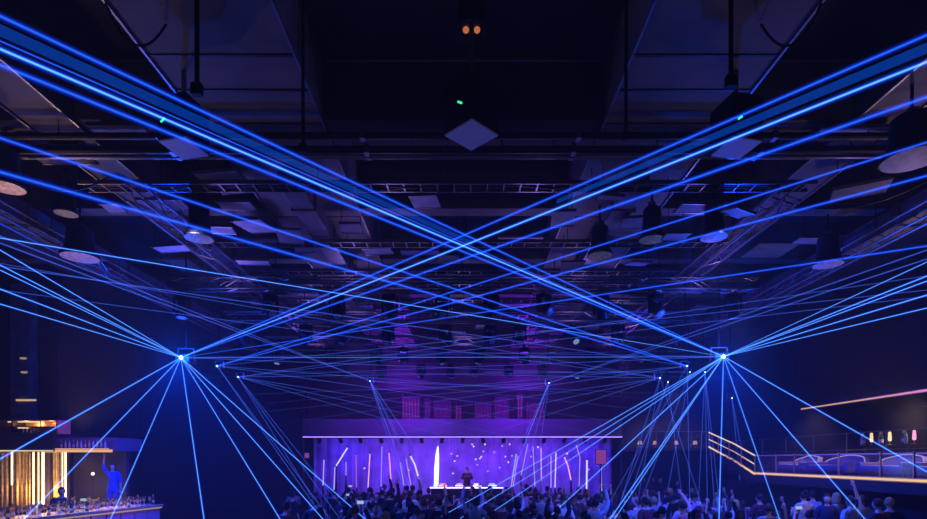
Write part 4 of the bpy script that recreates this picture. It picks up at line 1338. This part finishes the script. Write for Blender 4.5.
    for nm in ('top', 'trousers', 'shoes'):
        me = out[nm].mesh(nm, None, True)
        meshes[nm] = me
    meshes['hands'] = hands
    # long skirt part of the dress is left to trousers
    return meshes


def hair_mesh(kind):
    hc = Vector((0, 0.012, 1.645))
    vs, fs = [], []
    nr, ns_ = 12, 20
    for i in range(nr + 1):
        a = pi * i / nr
        z = cos(a)
        rr = sin(a)
        for k in range(ns_):
            w = 2 * pi * k / ns_
            x, y, zz = cos(w) * rr * 0.088, sin(w) * rr * 0.105, z * 0.125
            if y > 0.03 and zz < 0.055:
                y = 0.03 + (y - 0.03) * 0.15      # open the face
                zz = max(zz, -0.03)
            low = {'short': -0.055, 'bob': -0.14, 'long': -0.30, 'bun': -0.05, 'ponytail': -0.05}[kind]
            if zz < 0 and y < 0.04:
                f_ = min(1.0, -zz / 0.1)
                zz = f_ * low
                if kind in ('long', 'bob'):
                    x = cos(w) * (0.088 + 0.012 * f_) * (0.55 + 0.45 * rr)
                    y = min(0.02, sin(w) * (0.1 + 0.0 * f_)) if sin(w) > 0 else sin(w) * (0.1 + 0.015 * f_) * (0.7 + 0.3 * rr)
            vs.append(hc + Vector((x, y, zz)))
    for i in range(nr):
        for k in range(ns_):
            k2 = (k + 1) % ns_
            fs.append((i * ns_ + k, i * ns_ + k2, (i + 1) * ns_ + k2, (i + 1) * ns_ + k))
    mb = MB().add(vs, fs)
    if kind == 'bun':
        mb.ball((0, -0.08, 1.76), 0.05)
    if kind == 'ponytail':
        mb.tube([(0, -0.085, 1.69), (0, -0.135, 1.68), (0, -0.145, 1.58), (0, -0.125, 1.46)], [0.028, 0.036, 0.034, 0.012], 8)
    return mb.mesh('hair', None, True)


BODY = {}
for pz in POSES:
    for fem in (0, 1):
        BODY[(pz, fem)] = build_body(pz, fem)
HM = {k: hair_mesh(k) for k in ('short', 'bob', 'long', 'bun', 'ponytail')}
HT = {'short': 'short %s hair', 'bob': '%s bob', 'long': 'long %s hair', 'bun': '%s bun', 'ponytail': '%s ponytail'}
CACHE = {}


def variant(me, m, name):
    key = (me.name, m.name)
    if key not in CACHE:
        c = me.copy()
        c.name = name
        c.materials.clear()
        c.materials.append(m)
        CACHE[key] = c
    return CACHE[key]


def person(loc, rz, pose, fem, hair, hcol, top, label, scale=1.0, group=None, skin=0, tr=0):
    t = thing('person', label, 'person', loc, rz, group)
    t.scale = (scale, scale, scale)
    b = BODY[(pose, fem)]
    for nm, me, m in (('body', b['body'], SKIN[skin]), ('top', b['top'], TOPM[top]), ('trousers', b['trousers'], TROU[tr]), ('shoes', b['shoes'], SHOE), ('hair', HM[hair], HAIR[hcol])):
        o = bpy.data.objects.new(nm, variant(me, m, nm))
        COL.objects.link(o)
        o.parent = t
    return t


def phone_for(t, pose, label):
    sc = t.scale.x
    p = Vector((0, 0.415, 1.79))
    w = t.matrix_basis @ p
    q = thing('smartphone', label, 'phone', w, t.rotation_euler.z, 'phones held up in the crowd')
    MB().box((0, 0, 0), (0.16, 0.009, 0.078), bev=0.003).obj('case', M_black, q)
    MB().box((0, -0.006, 0), (0.15, 0.003, 0.07)).obj('display', emis('phone_display', (0.6, 0.68, 1.0), 0.7), q)
    return q


ROWS = [11.7, 12.35, 13.05, 13.75, 14.5, 15.25, 16.05, 16.9, 17.8, 18.7, 19.6, 20.5, 21.4, 22.2]
ROWS = ROWS[::-1]
seen = set()
CROWD = []


def zone(px):
    for lim, z in ((335, 'bar side'), (430, 'plume side'), (505, 'booth front'), (560, 'booth side'), (625, 'stage end'), (690, 'balcony side'), (770, 'stairs side'), (1000, 'balcony wall')):
        if px < lim:
            return z


placed = []
for ri, y in enumerate(ROWS):
    xl = max(-6.9, (285 - CX) * y / F)
    xr = min(8.55 if y > 15.3 else 7.75, (915 - CX) * y / F)
    x = xl + RNG.uniform(0, 0.4)
    while x < xr:
        px = CX + x * F / y
        step = RNG.uniform(0.62, 0.92)
        skip = RNG.random() < (0.42 if px < 330 else (0.10 if px < 780 else 0.30))
        yy = y + RNG.uniform(-0.1, 0.1)
        if any((t.location.x - x) ** 2 + (t.location.y - yy) ** 2 < 0.3 for t in placed[-60:]):
            x += 0.15
            continue
        if y > 21 and x > 8.3:
            skip = True
        if not skip:
            for _ in range(40):
                fem = RNG.random() < 0.5
                pose = RNG.choices(list(POSES), [44, 3, 6, 2, 16, 14, 9, 2])[0]
                hair = RNG.choice(['long', 'long', 'bob', 'bun', 'ponytail']) if fem else 'short'
                hcol = RNG.choices(['black', 'brown', 'blond', 'red'], [54, 34, 6, 6])[0]
                bright = 0.24 if px < 560 else 0.45
                top = RNG.choice(['white', 'pale-blue', 'grey', 'white', 'lilac', 'beige', 'pink']) if RNG.random() < bright else RNG.choice(['black', 'black', 'charcoal', 'navy', 'maroon', 'black', 'grey'])
                rowtxt = '%s row from stage' % ORD[ri]
                lab = 'person in %s top, %s, %s, %s, %s' % (top, HT[hair] % hcol, POSES[pose][2], rowtxt, zone(px))
                if lab not in seen and len(lab.replace(',', ' ').split()) <= 20:
                    break
            seen.add(lab)
            rz = RNG.gauss(0, 0.35)
            if RNG.random() < 0.13:
                rz += pi * RNG.uniform(0.6, 1.4)
            sc = RNG.uniform(0.93, 1.06) * (0.96 if fem else 1.0)
            t = person((x, yy, 0), rz, pose, fem, hair, hcol, top, lab, sc, 'dancing crowd in front of the stage', RNG.choice([0, 0, 1, 1, 2]), RNG.randrange(2))
            placed.append(t)
            if pose == 'film' and abs(rz) < 1.0:
                bpy.context.view_layer.update()
                phone_for(t, pose, 'lit smartphone held up by a person in %s top, %s, %s' % (top, rowtxt, zone(px)))
        x += step
# three people at the decks
# people on the raised step along the balcony wall
struct('floor_side_step', MB().span((8.02, 6.0, 0), (BX + 0.33, 15.2, 0.27)), M_floor)
for (x, y, pose, fem, hair, hcol, top, rz, lab) in [
        (8.8, 14.1, 'relaxed', 0, 'short', 'black', 'pale-blue', -0.2, 'person in pale-blue top with short black hair on the side step'),
        (8.8, 13.2, 'drink', 1, 'bob', 'blond', 'grey', 0.2, 'person in grey top with blond bob on the side step'),
        (8.75, 12.3, 'clap', 0, 'short', 'brown', 'white', 0.1, 'person in white top with short brown hair on the side step'),
        (8.3, 12.8, 'relaxed', 1, 'long', 'black', 'navy', 2.8, 'person in navy top facing the camera on the side step'),
        (8.75, 11.5, 'relaxed', 0, 'short', 'blond', 'black', -0.4, 'person in black top with short blond hair on the side step'),
        (8.3, 12.0, 'wave', 1, 'ponytail', 'brown', 'pale-blue', 0.2, 'person in pale-blue top raising an arm, brown ponytail, on the side step'),
        (8.3, 11.2, 'relaxed', 0, 'short', 'brown', 'maroon', 0.3, 'person in maroon top with short brown hair on the side step'),
        (8.3, 13.65, 'clap', 1, 'bun', 'black', 'beige', 0.0, 'person in beige top with black bun on the side step')]:
    t = person((x, y, 0.27), rz, pose, fem, hair, hcol, top, lab, 1.0, 'people on the side step', 0, 0)
person(((467 - CX) * 25.3 / F, 25.3, 0.9), pi, 'clap', 0, 'short', 'black', 'maroon', 'DJ in maroon top with short black hair behind the booth', 0.9, None)
# performer at the bar end
c = at(107, 500, 15.0)
t = thing('podium', 'dark square podium at the far end of the bar', 'podium', (c.x, 15.24, PZ))
MB().box((0, 0, 0.37), (0.6, 0.5, 0.74), bev=0.01).obj('body', M_house, t)
MB().box((0, 0, 0.77), (0.66, 0.56, 0.06)).obj('top', M_black, t)
person((c.x, 15.24, PZ + 0.8), R(200), 'wave', 1, 'bob', 'brown', 'blue-lighted', 'performer in blue-lighted top and trousers raising one arm on the podium at the bar end', 0.8, None, 0, 2)
# bartender
person(((60 - CX) * 14.0 / F, 14.05, PZ), R(215), 'clap', 0, 'short', 'black', 'charcoal', 'bartender in charcoal top working behind the bar counter', 0.92, None, 1, 1)

# ------------------------------------------------------------------ light
VIO = (0.16, 0.012, 1.0)
for i, x in enumerate([-6.0, -3.6, -1.2, 1.2, 3.6, 6.0]):
    lamp('stage_wash', 'SPOT', (x, YP + 0.95, ZL0 - 0.25), VIO if i in (1, 2, 3, 4) else (0.08, 0.015, 1.0), 360, None, 0.1, (x * 0.97, 28.3, 2.0), 120, 0.9)
for x, p in ((-5.0, 90), (-1.7, 420), (1.7, 420), (5.0, 90)):
    lamp('fascia_wash', 'SPOT', (x, 23.2, 6.4), (0.20, 0.02, 1.0), p, None, 0.1, (x, 25.2, 4.3), 75, 0.9)
lamp('recess_wash', 'SPOT', (0, 25.6, 8.2), (0.22, 0.02, 0.9), 420, None, 0.15, (0, 27.0, 5.2), 130, 0.9)
# soft spots added near the truss lights to brighten the crowd
for (x, y, col, p) in [(-3, 15.5, (0.25, 0.22, 1.0), 170), (2.5, 15.5, (0.32, 0.26, 1.0), 190), (6.2, 12.6, (0.45, 0.42, 1.0), 170), (0, 18.6, (0.45, 0.18, 1.0), 150), (5.4, 18.6, (0.36, 0.2, 1.0), 170)]:
    lamp('crowd_fill', 'SPOT', (x, y, 6.3), col, p * 1.9, None, 0.15, (x, y + 1.5, 0), 85, 0.8)
for x, p in ((-4.8, 130), (4.8, 300), (8.3, 450)):
    lamp('crowd_front_fill', 'SPOT', (x, 9.6, 6.9 if x < 8 else 4.0), (0.42, 0.36, 1.0), p if x < 8 else p * 0.35, None, 0.2, (x * 0.75, 16, 1.5), 60, 0.8)  # added spots that fill the crowd from the camera side
for x in (-2.6, 2.6):
    lamp('stage_haze_light', 'POINT', (x, 23.6, 5.9), (0.24, 0.02, 1.0), 330, None, 0.2)  # added points with no fixture, tinting the haze purple
# violet spots added without fixtures to lighten the ceiling
for (x, y, p) in [(-5.2, 12.5, 26), (5.2, 12.5, 26), (-1.5, 12.3, 20), (1.5, 12.3, 20), (-3.0, 15.4, 26), (3.0, 15.4, 26), (0, 18.5, 30), (-5, 18.5, 26), (5, 18.5, 26), (-7.0, 9.0, 18), (7.0, 9.0, 18)]:
    lamp('ceiling_up_fill', 'SPOT', (x, y - 0.3, 6.3), (0.42, 0.26, 1.0), p * (2.6 if y > 12 else 1.4), None, 0.3, (x, y - 1.2, 8.7), 140, 0.9)
# unseen warm points added behind the camera to brighten the near ceiling
lamp('rear_ceiling_fill', 'POINT', (-5.0, -4.0, 2.2), (1.0, 0.74, 0.52), 95, None, 0.3)
lamp('rear_ceiling_fill', 'POINT', (5.0, -4.0, 2.2), (1.0, 0.74, 0.56), 95, None, 0.3)
lamp('balcony_fill', 'SPOT', (10.1, 12.5, 4.3), (1.0, 0.74, 0.8), 260, None, 0.2, (10.0, 12.5, 2), 100, 0.7)  # these two are added to lift the sofas and glass
lamp('balcony_fill', 'SPOT', (10.1, 16.0, 4.3), (1.0, 0.74, 0.85), 240, None, 0.2, (10.0, 16.0, 2), 100, 0.7)
for (x, y, z, ax, ay, p) in [(-9.4, 13.6, 3.5, -5.2, 9.5, 190), (-9.6, 9.0, 3.3, -7.0, 7.0, 90), (10.6, 13.0, 3.4, 6.0, 10.5, 190), (10.4, 9.0, 3.3, 7.5, 7.5, 80)]:
    lamp('warm_up_fill', 'SPOT', (x, y, z), (1.0, 0.62, 0.36), p, None, 0.15, (ax, ay, 7.4), 62, 0.8)  # added spots to warm the gold discs, trusses and beams
lamp('tier_fill', 'SPOT', (12.0, 14.6, 4.4), (1.0, 0.66, 0.42), 170, None, 0.2, (11.8, 14.6, 2), 110, 0.7)  # added to brighten the bottles on the tier
lamp('far_balcony_fill', 'SPOT', (8.2, 21.6, 5.6), (0.75, 0.55, 0.9), 330, None, 0.2, (8.6, 23.4, 3.5), 80, 0.7)  # added spot to brighten the far balcony glass
lamp('bar_counter_fill', 'SPOT', (-8.9, 13.2, 3.0), (1.0, 0.62, 0.30), 240, None, 0.15, (-8.8, 13.2, 0), 100, 0.7)  # added with the next one to brighten the counter; no pendant hangs here
lamp('bar_counter_fill', 'SPOT', (-9.2, 11.2, 3.0), (1.0, 0.62, 0.30), 160, None, 0.15, (-9.1, 11.2, 0), 100, 0.7)
lamp('bar_front_fill', 'POINT', (-7.2, 13.2, 1.2), (0.45, 0.15, 1.0), 16, None, 0.15)  # purple point added to colour the counter front
lamp('performer_light', 'SPOT', (-8.4, 12.6, 4.6), (0.12, 0.12, 1.0), 70, None, 0.1, (c.x, 15.24, 2.2), 22, 0.4)
lamp('canopy_light', 'POINT', (-9.8, 14.3, 3.6), (0.45, 0.12, 0.9), 8, None, 0.15)

# haze filling the hall
W = bpy.data.worlds.new('World')
SC.world = W
W.use_nodes = True
nt = W.node_tree
nt.nodes['Background'].inputs[0].default_value = (0, 0, 0, 1)
vsn = nt.nodes.new('ShaderNodeVolumeScatter')
vsn.inputs['Density'].default_value = 0.0065
vsn.inputs['Anisotropy'].default_value = 0.2
vsn.inputs['Color'].default_value = (0.9, 0.9, 1.0, 1)
nt.links.new(vsn.outputs[0], nt.nodes['World Output'].inputs['Volume'])

cam = bpy.data.cameras.new('camera')
cam.sensor_width = 36
cam.lens = F * 36 / 927
cam.shift_y = (HY - 259.5) / 927
cam.clip_end = 200
co = bpy.data.objects.new('camera', cam)
COL.objects.link(co)
co.location = (0, 0, CH)
co.rotation_euler = (pi / 2, 0, 0)
SC.camera = co

vs_ = SC.view_settings
vs_.view_transform = 'Standard'
vs_.look = 'None'
vs_.gamma = 1.0
vs_.exposure = 0.0
vs_.use_curve_mapping = False
cy = SC.cycles
cy.transparent_max_bounces = 96
cy.max_bounces = 6
cy.diffuse_bounces = 3
cy.glossy_bounces = 2
cy.volume_bounces = 0
cy.sample_clamp_indirect = 2.0
cy.sample_clamp_direct = 6.0
cy.use_denoising = True
try:
    cy.denoiser = 'OPENIMAGEDENOISE'
    cy.denoising_input_passes = 'RGB_ALBEDO_NORMAL'
except Exception:
    pass
